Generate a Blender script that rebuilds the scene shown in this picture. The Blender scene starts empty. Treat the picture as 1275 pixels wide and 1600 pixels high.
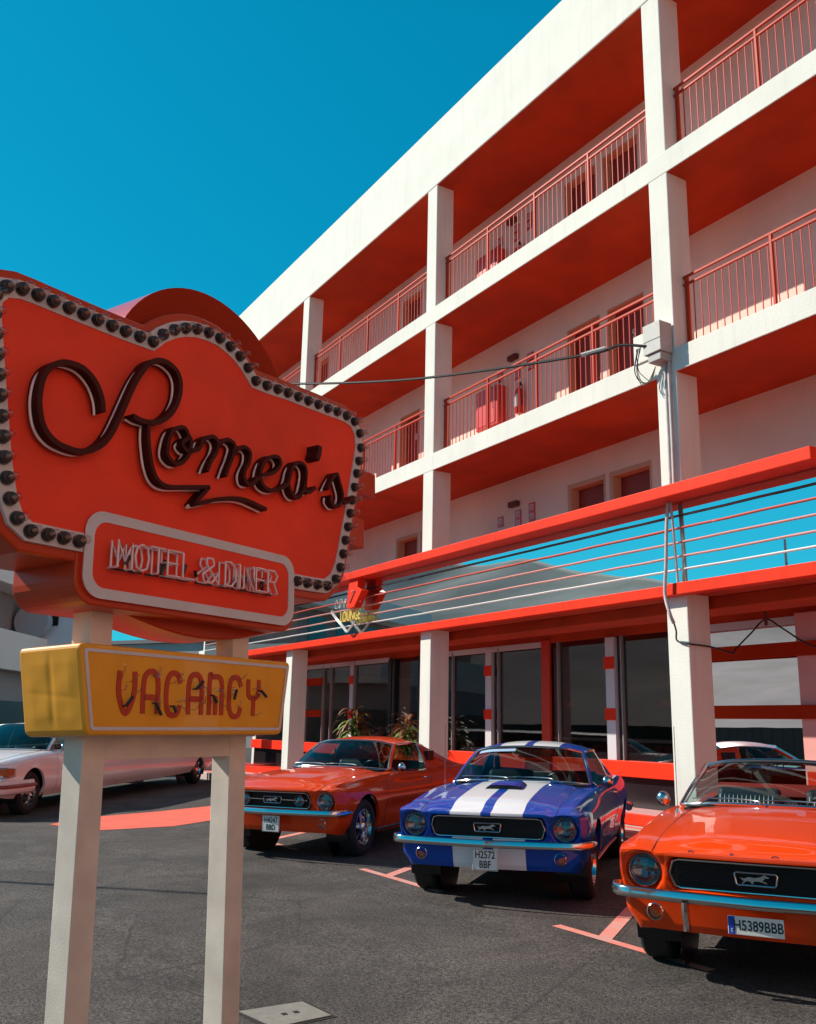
import bpy, bmesh, math, random
from mathutils import Vector, Matrix
R = math.radians
random.seed(7)
scene = bpy.context.scene
COL = scene.collection

# ------------------------------------------------------------------ camera
cam_d = bpy.data.cameras.new('camera')
cam = bpy.data.objects.new('camera', cam_d); COL.objects.link(cam)
_v = Vector((-0.83388902, 0.50326447, 0.22661417)); _r = Vector((0.52064865, 0.85352837, 0.0203548)); _u = Vector((0.18317777, -0.13496, 0.97377189))
m = Matrix((( _r.x, _u.x, -_v.x, 0), (_r.y, _u.y, -_v.y, 0), (_r.z, _u.z, -_v.z, 1.557), (0, 0, 0, 1)))
cam.matrix_world = m
cam_d.sensor_fit = 'VERTICAL'; cam_d.sensor_height = 24.0
cam_d.lens = 1442.1 / 1600.0 * 24.0
cam_d.clip_start = 0.05; cam_d.clip_end = 2000
scene.camera = cam

# ------------------------------------------------------------------ world, sun, exposure
SUNV = Vector((-1.02, -1.0, 1.017)).normalized()
SKYC = ((0.010, 2.0), (1.42, 0.60), (1.92, 0.56))
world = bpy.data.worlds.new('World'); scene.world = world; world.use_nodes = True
nt = world.node_tree; nt.nodes.clear()
sky = nt.nodes.new('ShaderNodeTexSky'); sky.sky_type = 'NISHITA'; sky.sun_disc = False
sky.sun_elevation = math.asin(SUNV.z); sky.sun_rotation = math.atan2(SUNV.x, SUNV.y)
sky.air_density = 1.0; sky.dust_density = 0.2; sky.ozone_density = 2.0
sep = nt.nodes.new('ShaderNodeSeparateColor'); com = nt.nodes.new('ShaderNodeCombineColor')
nt.links.new(sky.outputs[0], sep.inputs[0])
for ch, (gain, pw) in enumerate(SKYC):          # grade of the sky: red only where the sky is bright
    p_ = nt.nodes.new('ShaderNodeMath'); p_.operation = 'POWER'; p_.inputs[1].default_value = pw
    g_ = nt.nodes.new('ShaderNodeMath'); g_.operation = 'MULTIPLY'; g_.inputs[1].default_value = gain
    nt.links.new(sep.outputs[ch], p_.inputs[0]); nt.links.new(p_.outputs[0], g_.inputs[0]); nt.links.new(g_.outputs[0], com.inputs[ch])
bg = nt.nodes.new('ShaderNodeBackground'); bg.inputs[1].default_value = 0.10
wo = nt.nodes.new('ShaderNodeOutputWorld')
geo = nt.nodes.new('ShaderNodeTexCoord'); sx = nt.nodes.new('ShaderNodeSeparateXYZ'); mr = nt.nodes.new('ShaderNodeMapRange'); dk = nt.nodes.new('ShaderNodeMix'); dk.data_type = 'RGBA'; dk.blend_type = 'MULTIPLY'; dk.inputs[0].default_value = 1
mr.inputs['From Min'].default_value = .66; mr.inputs['From Max'].default_value = 1.0; mr.inputs['To Min'].default_value = 1.0; mr.inputs['To Max'].default_value = .28     # zenith darkened above the view to cut fill light on the ground
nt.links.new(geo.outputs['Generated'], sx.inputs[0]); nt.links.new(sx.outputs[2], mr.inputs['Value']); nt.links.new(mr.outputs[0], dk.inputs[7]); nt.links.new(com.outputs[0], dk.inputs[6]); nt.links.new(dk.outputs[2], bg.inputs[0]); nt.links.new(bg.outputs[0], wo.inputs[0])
sd = bpy.data.lights.new('sun', 'SUN'); sd.energy = 4.6; sd.angle = R(0.53); sd.color = (1.0, 0.93, 0.82)
sun = bpy.data.objects.new('sun', sd); COL.objects.link(sun)
sun.rotation_euler = SUNV.to_track_quat('Z', 'Y').to_euler(); sun.location = (0, 0, 30)
scene.view_settings.view_transform = 'Standard'; scene.view_settings.look = 'None'
scene.view_settings.exposure = 0.38; scene.view_settings.gamma = 1.0
scene.render.engine = 'CYCLES'
scene.cycles.max_bounces = 8; scene.cycles.transparent_max_bounces = 12

# ------------------------------------------------------------------ materials
MATS = {}
def mat(name, col, rough=0.6, metal=0.0, noise=0.0, nscale=8.0, bump=0.0, bscale=60.0, coat=0.0, spec=0.5, col2=None, alpha=1.0, detail=6.0, streak=0.0):
    if name in MATS: return MATS[name]
    mt = bpy.data.materials.new(name); mt.use_nodes = True; MATS[name] = mt
    n = mt.node_tree.nodes; l = mt.node_tree.links; b = n['Principled BSDF']
    b.inputs['Base Color'].default_value = (*col, 1); b.inputs['Roughness'].default_value = rough
    b.inputs['Metallic'].default_value = metal; b.inputs['Coat Weight'].default_value = coat
    b.inputs['Coat Roughness'].default_value = 0.03; b.inputs['Specular IOR Level'].default_value = spec
    tc = n.new('ShaderNodeTexCoord')
    if noise > 0 or col2:
        tx = n.new('ShaderNodeTexNoise'); tx.inputs['Scale'].default_value = nscale; tx.inputs['Detail'].default_value = detail
        l.new(tc.outputs['Object'], tx.inputs['Vector'])
        rp = n.new('ShaderNodeValToRGB'); rp.color_ramp.elements[0].position = 0.32; rp.color_ramp.elements[1].position = 0.7
        c2 = col2 if col2 else tuple(max(0, c * (1 - noise)) for c in col)
        rp.color_ramp.elements[0].color = (*c2, 1); rp.color_ramp.elements[1].color = (*col, 1)
        l.new(tx.outputs['Fac'], rp.inputs[0]); l.new(rp.outputs[0], b.inputs['Base Color'])
    if streak > 0:
        src = b.inputs['Base Color'].links[0].from_socket if b.inputs['Base Color'].links else None
        mp_ = n.new('ShaderNodeMapping'); mp_.inputs['Scale'].default_value = (7.0, 7.0, .35); l.new(tc.outputs['Object'], mp_.inputs[0])
        t4 = n.new('ShaderNodeTexNoise'); t4.inputs['Scale'].default_value = 1.0; t4.inputs['Detail'].default_value = 9; t4.inputs['Roughness'].default_value = .7; l.new(mp_.outputs[0], t4.inputs['Vector'])
        r4 = n.new('ShaderNodeValToRGB'); r4.color_ramp.elements[0].position = .30; r4.color_ramp.elements[1].position = .48
        r4.color_ramp.elements[0].color = (1 - streak, 1 - streak * 1.05, 1 - streak * 1.15, 1); r4.color_ramp.elements[1].color = (1, 1, 1, 1)
        l.new(t4.outputs['Fac'], r4.inputs[0]); m4 = n.new('ShaderNodeMix'); m4.data_type = 'RGBA'; m4.blend_type = 'MULTIPLY'; m4.inputs[0].default_value = 1
        l.new(src, m4.inputs[6]); l.new(r4.outputs[0], m4.inputs[7]); l.new(m4.outputs[2], b.inputs['Base Color'])
    if bump > 0:
        t2 = n.new('ShaderNodeTexNoise'); t2.inputs['Scale'].default_value = bscale; t2.inputs['Detail'].default_value = 8
        l.new(tc.outputs['Object'], t2.inputs['Vector'])
        bp = n.new('ShaderNodeBump'); bp.inputs['Strength'].default_value = 1.0; bp.inputs['Distance'].default_value = bump
        l.new(t2.outputs['Fac'], bp.inputs['Height']); l.new(bp.outputs[0], b.inputs['Normal'])
    return mt
def glass(name, tintc, trans=0.6, refl=1.0, rough=0.0, base=0.06, wav=0.0, ior=1.5):
    """tinted see-through glass: transparent mixed with mirror reflection by fresnel"""
    if name in MATS: return MATS[name]
    mt = bpy.data.materials.new(name); mt.use_nodes = True; MATS[name] = mt
    n = mt.node_tree.nodes; l = mt.node_tree.links; n.clear()
    o = n.new('ShaderNodeOutputMaterial'); mx = n.new('ShaderNodeMixShader'); tr = n.new('ShaderNodeBsdfTransparent')
    gl = n.new('ShaderNodeBsdfGlossy'); gl.inputs['Roughness'].default_value = rough; gl.inputs['Color'].default_value = (*(refl if isinstance(refl, tuple) else [refl] * 3), 1)
    tr.inputs[0].default_value = (*[c * trans for c in tintc], 1)
    fr = n.new('ShaderNodeLayerWeight'); fr.inputs[0].default_value = .5
    pw = n.new('ShaderNodeMath'); pw.operation = 'POWER'; pw.inputs[1].default_value = 4.5; l.new(fr.outputs['Facing'], pw.inputs[0])
    mp = n.new('ShaderNodeMapRange'); mp.inputs['From Min'].default_value = 0.0; mp.inputs['To Min'].default_value = base
    l.new(pw.outputs[0], mp.inputs['Value']); l.new(mp.outputs[0], mx.inputs[0])
    if wav > 0:
        tc = n.new('ShaderNodeTexCoord'); tx = n.new('ShaderNodeTexNoise'); tx.inputs['Scale'].default_value = 0.9; tx.inputs['Detail'].default_value = 1
        bp = n.new('ShaderNodeBump'); bp.inputs['Distance'].default_value = wav
        l.new(tc.outputs['Object'], tx.inputs['Vector']); l.new(tx.outputs['Fac'], bp.inputs['Height']); l.new(bp.outputs[0], gl.inputs['Normal'])
    l.new(tr.outputs[0], mx.inputs[1]); l.new(gl.outputs[0], mx.inputs[2]); l.new(mx.outputs[0], o.inputs[0])
    return mt

WHITE = mat('stucco_white', (0.79, 0.755, 0.685), 0.85, noise=0.08, nscale=1.6, bump=0.004, bscale=45, streak=.09)
WALLW = mat('stucco_wall', (0.93, 0.69, 0.58), 0.9, noise=0.10, nscale=1.4, bump=0.004, bscale=60, streak=.04)
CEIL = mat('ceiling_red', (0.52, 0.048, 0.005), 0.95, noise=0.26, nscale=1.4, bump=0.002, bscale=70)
REDP = mat('awning_red', (0.90, 0.040, 0.010), 0.5, noise=0.16, nscale=1.3, spec=.12, streak=.18)
REDR = mat('railing_red', (0.48, 0.034, 0.008), 0.5, spec=.2)
DOORR = mat('door_red', (0.30, 0.022, 0.012), 0.5, noise=0.15, nscale=4)
JAMB = mat('door_jamb', (0.62, 0.36, 0.24), 0.7)
SALMON = mat('salmon_plaster', (0.80, 0.36, 0.32), 0.8, noise=0.12, nscale=3, bump=0.003)
BLACK = mat('black_satin', (0.012, 0.012, 0.014), 0.35)
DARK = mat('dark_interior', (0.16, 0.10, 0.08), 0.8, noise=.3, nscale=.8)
RUBBER = mat('rubber', (0.016, 0.015, 0.015), 0.75, bump=0.001, bscale=120)
CHROME = mat('chrome', (0.60, 0.60, 0.61), 0.14, metal=1.0)
STEEL = mat('brushed_steel', (0.52, 0.52, 0.54), 0.28, metal=1.0)
GREYP = mat('grey_plastic', (0.50, 0.48, 0.45), 0.6, noise=0.15, nscale=9)
CABLE = mat('cable_black', (0.014, 0.013, 0.013), 0.6)
BLACKTILE = mat('black_tile', (0.018, 0.014, 0.016), 0.15)
WHITEP = mat('white_paint', (0.80, 0.80, 0.78), 0.5)
FRAMEW = mat('frame_white', (0.62, 0.60, 0.62), 0.4)
GLSHOP = glass('shop_glass', (0.88, 0.80, 0.78), 0.8, 0.9, base=0.07, wav=0.0016)
GLMIR = glass('mirror_window_glass', (.6, .6, .6), 0.3, 0.97, base=0.82, wav=.002)
GLBAND = glass('band_glass', (0.5, 0.5, 0.55), 0.20, (.80, .97, .97), base=0.80, wav=0.0015)
GLCAR = glass('car_glass', (0.60, 0.80, 0.80), 0.72, 0.85, base=0.03)
GLBULB = glass('bulb_glass', (1.0, 0.94, 0.90), 0.88, 1.0, base=0.06)
GLLAMP = glass('lamp_glass', (0.95, 0.95, 1.0), 0.9, 1.0, base=0.10)

# ------------------------------------------------------------------ mesh helper
class MB:
    def __init__(s): s.v = []; s.f = []; s.m = []
    def add(s, vs, fs, mi=0):
        o = len(s.v); s.v += [tuple(x) for x in vs]; s.f += [tuple(i + o for i in f) for f in fs]; s.m += [mi] * len(fs); return s
    def box(s, x0, x1, y0, y1, z0, z1, mi=0):
        vs = [(x, y, z) for z in (z0, z1) for y in (y0, y1) for x in (x0, x1)]
        return s.add(vs, [(0, 2, 3, 1), (4, 5, 7, 6), (0, 1, 5, 4), (2, 6, 7, 3), (0, 4, 6, 2), (1, 3, 7, 5)], mi)
    def ngon(s, pts, mi=0): return s.add(pts, [tuple(range(len(pts)))], mi)
    def prism(s, pts, vec, mi=0, caps=True):
        n = len(pts); vec = Vector(vec); a = [Vector(p) for p in pts]; b = [p + vec for p in a]
        fs = [(i, (i + 1) % n, n + (i + 1) % n, n + i) for i in range(n)]
        if caps: fs += [tuple(reversed(range(n))), tuple(range(n, 2 * n))]
        return s.add(a + b, fs, mi)
    def grid(s, rows, mi=0, close=False, flip=False):
        nr = len(rows); nc = len(rows[0]); vs = [p for r in rows for p in r]; fs = []
        for i in range(nr - 1):
            for j in range(nc if close else nc - 1):
                j2 = (j + 1) % nc; q = (i * nc + j, i * nc + j2, (i + 1) * nc + j2, (i + 1) * nc + j)
                fs.append(q[::-1] if flip else q)
        return s.add(vs, fs, mi)
    def tube(s, pts, r, n=8, mi=0, caps=True, closed=False, rr=None):
        pts = [Vector(p) for p in pts]; N = len(pts)
        if N < 2: return s
        rows = []; up = None
        for i, p in enumerate(pts):
            if closed: t = (pts[(i + 1) % N] - pts[i - 1])
            else: t = pts[min(i + 1, N - 1)] - pts[max(i - 1, 0)]
            if t.length < 1e-9: t = Vector((0, 0, 1))
            t.normalize()
            if up is None:
                up = Vector((0, 0, 1)) if abs(t.z) < 0.9 else Vector((1, 0, 0))
            a = t.cross(up)
            if a.length < 1e-6: a = t.cross(Vector((1, 0, 0)))
            a.normalize(); b = a.cross(t).normalized(); up = b
            ri = rr[i] if rr else r
            rows.append([p + (a * math.cos(k * 2 * math.pi / n) + b * math.sin(k * 2 * math.pi / n)) * ri for k in range(n)])
        if closed: rows.append(rows[0])
        s.grid(rows, mi, close=True)
        if caps and not closed:
            s.ngon(rows[0], mi); s.ngon(rows[-1][::-1], mi)
        return s
    def lathe(s, prof, origin, axis, n=24, mi=0, ref=None):
        """prof: (radius, offset along axis)"""
        axis = Vector(axis).normalized(); ref = Vector(ref) if ref else (Vector((0, 0, 1)) if abs(axis.z) < 0.9 else Vector((1, 0, 0)))
        a = axis.cross(ref).normalized(); b = axis.cross(a); o = Vector(origin)
        rows = [[o + axis * h + (a * math.cos(k * 2 * math.pi / n) + b * math.sin(k * 2 * math.pi / n)) * r for k in range(n)] for r, h in prof]
        return s.grid(rows, mi, close=True)
    def build(s, name, mats, parent=None, world=True, smooth=False, bevel=0.0, seg=2, angle=40):
        me = bpy.data.meshes.new(name)
        vs = s.v
        if parent is not None and world:
            inv = WM(parent).inverted(); vs = [tuple(inv @ Vector(v)) for v in vs]
        me.from_pydata(vs, [], s.f)
        if not isinstance(mats, (list, tuple)): mats = [mats]
        for mm in mats: me.materials.append(mm)
        if len(mats) > 1: me.polygons.foreach_set('material_index', s.m)
        if smooth:
            me.polygons.foreach_set('use_smooth', [True] * len(me.polygons))
        me.update()
        if smooth and angle: 
            try: me.set_sharp_from_angle(angle=R(angle))
            except Exception: pass
        o = bpy.data.objects.new(name, me); COL.objects.link(o)
        if parent is not None: o.parent = parent
        if bevel > 0:
            b = o.modifiers.new('bevel', 'BEVEL'); b.width = bevel; b.segments = seg; b.limit_method = 'ANGLE'; b.angle_limit = R(35)
        return o
def WM(o):
    mtx = o.matrix_basis.copy()
    while o.parent is not None: o = o.parent; mtx = o.matrix_basis @ mtx
    return mtx
def tag(o, label=None, cat=None, group=None, kind=None):
    if label: o['label'] = label
    if cat: o['category'] = cat
    if group: o['group'] = group
    if kind: o['kind'] = kind
    return o
def thing(name, label, cat, loc=(0, 0, 0), rz=0.0, group=None, matrix=None):
    o = bpy.data.objects.new(name, None); COL.objects.link(o); o.empty_display_size = 0.2
    if matrix is not None: o.matrix_basis = matrix
    else: o.location = loc; o.rotation_euler = (0, 0, rz)
    bpy.context.view_layer.update()
    return tag(o, label, cat, group)
def text_mesh(txt, size, depth, mt, M, name, parent, world=False, sx=1.0, align='CENTER', bold=0.0):
    c = bpy.data.curves.new('lettering_curve', 'FONT'); c.body = txt; c.size = size; c.extrude = depth; c.align_x = align; c.align_y = 'CENTER'; c.resolution_u = 4
    c.offset = bold
    t = bpy.data.objects.new('lettering_tmp', c); COL.objects.link(t)
    dg = bpy.context.evaluated_depsgraph_get(); me = bpy.data.meshes.new_from_object(t.evaluated_get(dg))
    bpy.data.objects.remove(t); bpy.data.curves.remove(c)
    me.transform(Matrix.Diagonal((sx, 1, 1, 1))); me.transform(M)
    if parent is not None and world: me.transform(WM(parent).inverted())
    me.materials.clear(); me.materials.append(mt)
    o = bpy.data.objects.new(name, me); COL.objects.link(o)
    if parent is not None: o.parent = parent
    return o
def cr(pts, n=6, closed=False):
    """Catmull-Rom resample of a list of vectors"""
    P = [Vector(p) for p in pts]; N = len(P); out = []
    rng = range(N) if closed else range(N - 1)
    for i in rng:
        p0 = P[i - 1] if (closed or i > 0) else P[0] * 2 - P[1]; p1 = P[i]; p2 = P[(i + 1) % N]
        p3 = P[(i + 2) % N] if (closed or i + 2 < N) else p2 * 2 - p1
        for k in range(n):
            t = k / n
            out.append(0.5 * ((2 * p1) + (p2 - p0) * t + (2 * p0 - 5 * p1 + 4 * p2 - p3) * t * t + (3 * p1 - p0 - 3 * p2 + p3) * t ** 3))
    if not closed: out.append(P[-1])
    return out
def gz(y): return 0.015 * max(-10.0, min(9.0, y))
def interp(x, tab):
    """tab: ascending list of (x, value...)"""
    if x <= tab[0][0]: return tab[0][1]
    for a, b in zip(tab, tab[1:]):
        if x <= b[0]:
            t = (x - a[0]) / (b[0] - a[0]); return a[1] + (b[1] - a[1]) * t
    return tab[-1][1]
def sinterp(x, tab):
    if x <= tab[0][0]: return tab[0][1]
    if x >= tab[-1][0]: return tab[-1][1]
    for i in range(len(tab) - 1):
        if x <= tab[i + 1][0]:
            x0, y0 = tab[i]; x1, y1 = tab[i + 1]; h = x1 - x0
            def sl(j):
                if j <= 0 or j >= len(tab) - 1: return 0.0 if j <= 0 and False else ((tab[min(j + 1, len(tab) - 1)][1] - tab[max(j - 1, 0)][1]) / (tab[min(j + 1, len(tab) - 1)][0] - tab[max(j - 1, 0)][0]))
                return (tab[j + 1][1] - tab[j - 1][1]) / (tab[j + 1][0] - tab[j - 1][0])
            m0, m1 = sl(i), sl(i + 1); t = (x - x0) / h
            return (2 * t ** 3 - 3 * t ** 2 + 1) * y0 + (t ** 3 - 2 * t ** 2 + t) * h * m0 + (-2 * t ** 3 + 3 * t ** 2) * y1 + (t ** 3 - t ** 2) * h * m1

# ------------------------------------------------------------------ ground
def asphalt_mat():
    mt = bpy.data.materials.new('asphalt'); mt.use_nodes = True
    n = mt.node_tree.nodes; l = mt.node_tree.links; b = n['Principled BSDF']; b.inputs['Roughness'].default_value = 0.82
    tc = n.new('ShaderNodeTexCoord')
    t1 = n.new('ShaderNodeTexNoise'); t1.inputs['Scale'].default_value = 1.1; t1.inputs['Detail'].default_value = 12; t1.inputs['Roughness'].default_value = 0.72; t1.inputs['Distortion'].default_value = 0.6
    t2 = n.new('ShaderNodeTexNoise'); t2.inputs['Scale'].default_value = 50; t2.inputs['Detail'].default_value = 4
    t3 = n.new('ShaderNodeTexVoronoi'); t3.inputs['Scale'].default_value = 130
    for t in (t1, t2, t3): l.new(tc.outputs['Object'], t.inputs['Vector'])
    r1 = n.new('ShaderNodeValToRGB'); r1.color_ramp.elements[0].position = 0.3; r1.color_ramp.elements[1].position = 0.72
    r1.color_ramp.elements[0].color = (0.033, 0.028, 0.026, 1); r1.color_ramp.elements[1].color = (0.122, 0.106, 0.099, 1)
    r2 = n.new('ShaderNodeValToRGB'); r2.color_ramp.elements[0].position = 0.35; r2.color_ramp.elements[1].position = 0.75
    r2.color_ramp.elements[0].color = (0.35, 0.34, 0.34, 1); r2.color_ramp.elements[1].color = (1.95, 1.9, 1.85, 1)
    mx = n.new('ShaderNodeMix'); mx.data_type = 'RGBA'; mx.blend_type = 'MULTIPLY'; mx.inputs[0].default_value = 1
    l.new(t1.outputs['Fac'], r1.inputs[0]); l.new(t2.outputs['Fac'], r2.inputs[0]); l.new(r1.outputs[0], mx.inputs[6]); l.new(r2.outputs[0], mx.inputs[7])
    # stains and fine cracks
    t5 = n.new('ShaderNodeTexNoise'); t5.inputs['Scale'].default_value = .45; t5.inputs['Detail'].default_value = 10; t5.inputs['Roughness'].default_value = .75; l.new(tc.outputs['Object'], t5.inputs['Vector'])
    r5 = n.new('ShaderNodeValToRGB'); r5.color_ramp.elements[0].position = .36; r5.color_ramp.elements[1].position = .52; r5.color_ramp.elements[0].color = (.62, .60, .60, 1); r5.color_ramp.elements[1].color = (1, 1, 1, 1)
    l.new(t5.outputs['Fac'], r5.inputs[0])
    wp = n.new('ShaderNodeMix'); wp.data_type = 'VECTOR'; wp.inputs[0].default_value = .10; l.new(tc.outputs['Object'], wp.inputs[4]); l.new(t1.outputs['Color'], wp.inputs[5])
    vo = n.new('ShaderNodeTexVoronoi'); vo.feature = 'DISTANCE_TO_EDGE'; vo.inputs['Scale'].default_value = .55; l.new(wp.outputs[1], vo.inputs['Vector'])
    r6 = n.new('ShaderNodeValToRGB'); r6.color_ramp.elements[0].position = .0015; r6.color_ramp.elements[1].position = .006; r6.color_ramp.elements[0].color = (.55, .55, .55, 1); r6.color_ramp.elements[1].color = (1, 1, 1, 1)
    l.new(vo.outputs['Distance'], r6.inputs[0])
    ma = n.new('ShaderNodeMix'); ma.data_type = 'RGBA'; ma.blend_type = 'MULTIPLY'; ma.inputs[0].default_value = 1; l.new(mx.outputs[2], ma.inputs[6]); l.new(r5.outputs[0], ma.inputs[7])
    mb_ = n.new('ShaderNodeMix'); mb_.data_type = 'RGBA'; mb_.blend_type = 'MULTIPLY'; mb_.inputs[0].default_value = 1; l.new(ma.outputs[2], mb_.inputs[6]); l.new(r6.outputs[0], mb_.inputs[7])
    l.new(mb_.outputs[2], b.inputs['Base Color'])
    bp = n.new('ShaderNodeBump'); bp.inputs['Distance'].default_value = 0.006; bp.inputs['Strength'].default_value = 0.8
    ad = n.new('ShaderNodeMath'); l.new(t2.outputs['Fac'], ad.inputs[0]); l.new(t3.outputs['Distance'], ad.inputs[1])
    l.new(ad.outputs[0], bp.inputs['Height']); l.new(bp.outputs[0], b.inputs['Normal'])
    return mt
ASPH = asphalt_mat()
g = MB()
ys = [-400, -60, -10, 0, 9, 60, 400]; xs = [-500, -60, -20, 0, 20, 60, 300]
g.grid([[(x, y, gz(y)) for x in xs] for y in ys])
tag(g.build('ground', ASPH), kind='structure')
LINE = mat('red_line_paint', (0.88, 0.20, 0.15), 0.7, col2=(0.60, 0.36, 0.31), nscale=9, detail=12)  # pale second colour stands in for patches of reflected sun on the lines
def ground_quad(name, pts, mt, dz=0.004, label=None):
    b = MB(); b.ngon([(x, y, gz(y) + dz) for x, y in pts]); return b
mk = MB()
for x0 in (-2.3, -5.45, -8.6, -11.75):
    mk.ngon([(x, y, gz(y) + .004) for x, y in ((x0 - .52, 4.98), (x0 + 1.0, 4.98), (x0 + 1.0, 5.07), (x0 - .52, 5.07))])
    mk.ngon([(x, y, gz(y) + .004) for x, y in ((x0 + .05, 5.0705), (x0 + .05 - 2.1, 5.0705 + 2.9), (x0 - .09 - 2.1, 5.0705 + 2.9), (x0 - .09, 5.0705))])
tag(mk.build('parking_markings', LINE), kind='structure')
ap = MB()
ap.ngon([(x, y, gz(y) + .004) for x, y in ((-14.95, 2.95), (-13.87, 3.38), (-13.9, 4.5), (-14.41, 5.25), (-14.9, 6.2), (-17.4, 7.4), (-16.15, 4.96), (-15.7, 3.7))])
tag(ap.build('red_painted_ground', mat('red_ground_paint', (0.95, 0.15, 0.09), 0.75, noise=0.2, nscale=3)), kind='structure')
# ================================================================== MOTEL BUILDING
FY = 8.74; BW = 10.30           # facade plane, gallery back wall / shopfront plane
SL = [(3.22, 3.54), (6.118, 6.439), (9.02, 9.346)]   # gallery slabs
PB, PT = 11.93, 13.34
XL, XR = -25.90, 9.4
COLX = [-25.55, -19.76, -13.963, -8.170, -2.37, 3.42, 9.05]
CW, CD = 0.336, 0.39
motel = thing('motel_building', 'four storey white motel with red gallery ceilings behind the parked cars', 'building', (-8.0, FY, gz(FY)))
b = MB(); b.box(XL, XR, FY - 0.012, FY + 0.3, PB, PT); b.box(XL, XL + 0.3, FY + 0.3, 20, PB, PT)
b.build('parapet', WHITE, motel, bevel=0.015)
b = MB(); b.box(XL + .3, XR, FY + .3, 20, PB + 0.06, PB + 0.36)
b.build('roof', mat('roof_grey', (0.4, 0.38, 0.36), 0.9), motel)
for k, (z0, z1) in enumerate(SL):
    b = MB()
    b.box(XL, XR, FY - 0.006, FY + 0.14, z0, z1, 0)
    b.box(XL, XR, FY + 0.14, BW + 0.25, z0 + 0.02, z1 - 0.015, 1)
    b.build('gallery_slab', [WHITE, mat('gallery_floor', (0.74, 0.15, 0.09), 0.7)], motel, bevel=0.008)
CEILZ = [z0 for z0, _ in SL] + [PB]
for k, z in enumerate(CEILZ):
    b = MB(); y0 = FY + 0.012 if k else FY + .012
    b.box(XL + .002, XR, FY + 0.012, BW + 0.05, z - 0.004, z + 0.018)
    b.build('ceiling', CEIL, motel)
for x in COLX:
    b = MB(); b.box(x, x + CW, FY, FY + CD, 0.05, PB + .02)
    b.build('column', WHITE, motel, bevel=0.012)
# door openings in the back wall
DX = [(-11.69, -10.85), (-10.67, -9.83)]
openings = []
for bay in range(-3, 3):
    for (a, c) in DX: openings.append((a + 5.79 * bay, c + 5.79 * bay))
openings = sorted(o for o in openings if o[0] > XL + .4 and o[1] < XR - .4)
numbers = {}
floors = [3.54, 6.439, 9.346]; tops = [6.118, 9.02, PB]
DH = 2.06
b = MB()
for fl, tp in zip(floors, tops):
    x = XL
    for (a, c) in openings:
        b.box(x, a, BW, BW + .22, fl - .1, tp); b.box(a, c, BW, BW + .22, fl + DH, tp); x = c
    b.box(x, XR, BW, BW + .22, fl - .1, tp)
b.build('back_wall', WALLW, motel)
b = MB(); b.box(XL, XL + .25, BW + .22, 20, 0, PB); b.box(XL, XR, 19.7, 20, 0, PB); b.box(XR - .01, XR + .25, FY, 20, 0, PT)
b.build('end_wall', WHITE, motel)
num = {0: ['08', '09'], 1: ['8', '9'], 2: ['8', '9']}
dn = {0: 0, 1: 10, 2: 20}
for fi, fl in enumerate(floors):
    for oi, (a, c) in enumerate(openings):
        if c > 4: continue
        d = MB(); d.box(a + .02, c - .02, BW + .17, BW + .215, fl, fl + DH - .02)
        door = d.build('door', DOORR, motel, bevel=0.004)
        j = MB(); j.box(a - .001, a + .02, BW - .006, BW + .215, fl, fl + DH); j.box(c - .02, c + .001, BW - .006, BW + .215, fl, fl + DH)
        j.box(a - .001, c + .001, BW - .0061, BW + .215, fl + DH - .02, fl + DH + .0)
        j.build('door_jamb', JAMB, door)
        if fi == 0:
            t = MB(); 
            t.box(a - .06, a - .001, BW - .012, BW + .02, fl, fl + DH + .06); t.box(c + .001, c + .02, BW - .012, BW + .02, fl, fl + DH + .06); t.box(a - .001, c + .001, BW - .012, BW + .02, fl + DH, fl + DH + .06)
            t.build('door_trim', JAMB, door)
        h = MB(); h.tube([(c - .10, BW + .17, fl + 1.0), (c - .10, BW + .12, fl + 1.0), (c - .2, BW + .12, fl + 1.0)], .010)
        h.build('door_handle', STEEL, door)
        inb = oi % 2
        txt = num[fi][inb]
        M = Matrix.Translation(((a + c) / 2 + .02, BW + .165, fl + 1.52)) @ Matrix.Rotation(R(90), 4, 'X')
        text_mesh(txt, 0.22, 0.004, WHITEP, M, 'door_number', door, world=True, sx=.75)
# stub of white boxing next to column A (low white parapet block)
b = MB(); b.box(-8.54, -8.171, FY - .03, FY + .12, 6.42, 6.83); b.build('white_upstand', WHITE, motel, bevel=0.01)

# --- upper canopy and glass band, lower fascia
CX0, CX1 = -25.2, -5.71
b = MB(); b.box(CX0, CX1, 8.32, 8.70, 4.35, 4.50); b.build('canopy', REDP, motel, bevel=0.012)
b = MB(); b.box(CX0, -7.99, 8.60, 8.73, 3.19, 3.325); b.box(-7.985, XR, 8.57, 8.73, 3.19, 3.335)
b.build('fascia', REDP, motel, bevel=0.008)
b = MB(); b.box(CX0, -7.95, 8.66, 8.70, 3.325, 4.345); b.box(-7.948, -5.6, 8.655, 8.70, 3.335, 4.345); b.build('mirror_glass_band', GLBAND, motel)
b = MB(); b.box(CX0, -5.6, 8.702, 8.735, 3.325, 4.36); b.build('band_backing', BLACK, motel)
TUBES = [(4.165, (0.05, 0.03, 0.04)), (4.005, (0.85, 0.16, 0.12)), (3.83, (0.90, 0.38, 0.34)), (3.65, (0.90, 0.42, 0.38)), (3.49, (0.90, 0.86, 0.84))]  # canopy shade and red bounce put into the tube colours, top one darkest
for i, (z, c) in enumerate(TUBES):
    b = MB(); pts = []
    x = CX0 + .1
    while x < -5.65: pts.append((x, 8.635 + random.uniform(-.002, .002), z + .05 + random.uniform(-.0035, .0035))); x += .45
    b.tube([(p[0], p[1], p[2] - .035) for p in pts], 0.0105, 6)
    sp = b.build('neon_tube', mat('neon_tube_%d' % i, c, 0.2, coat=.5), motel, smooth=True)
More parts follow.
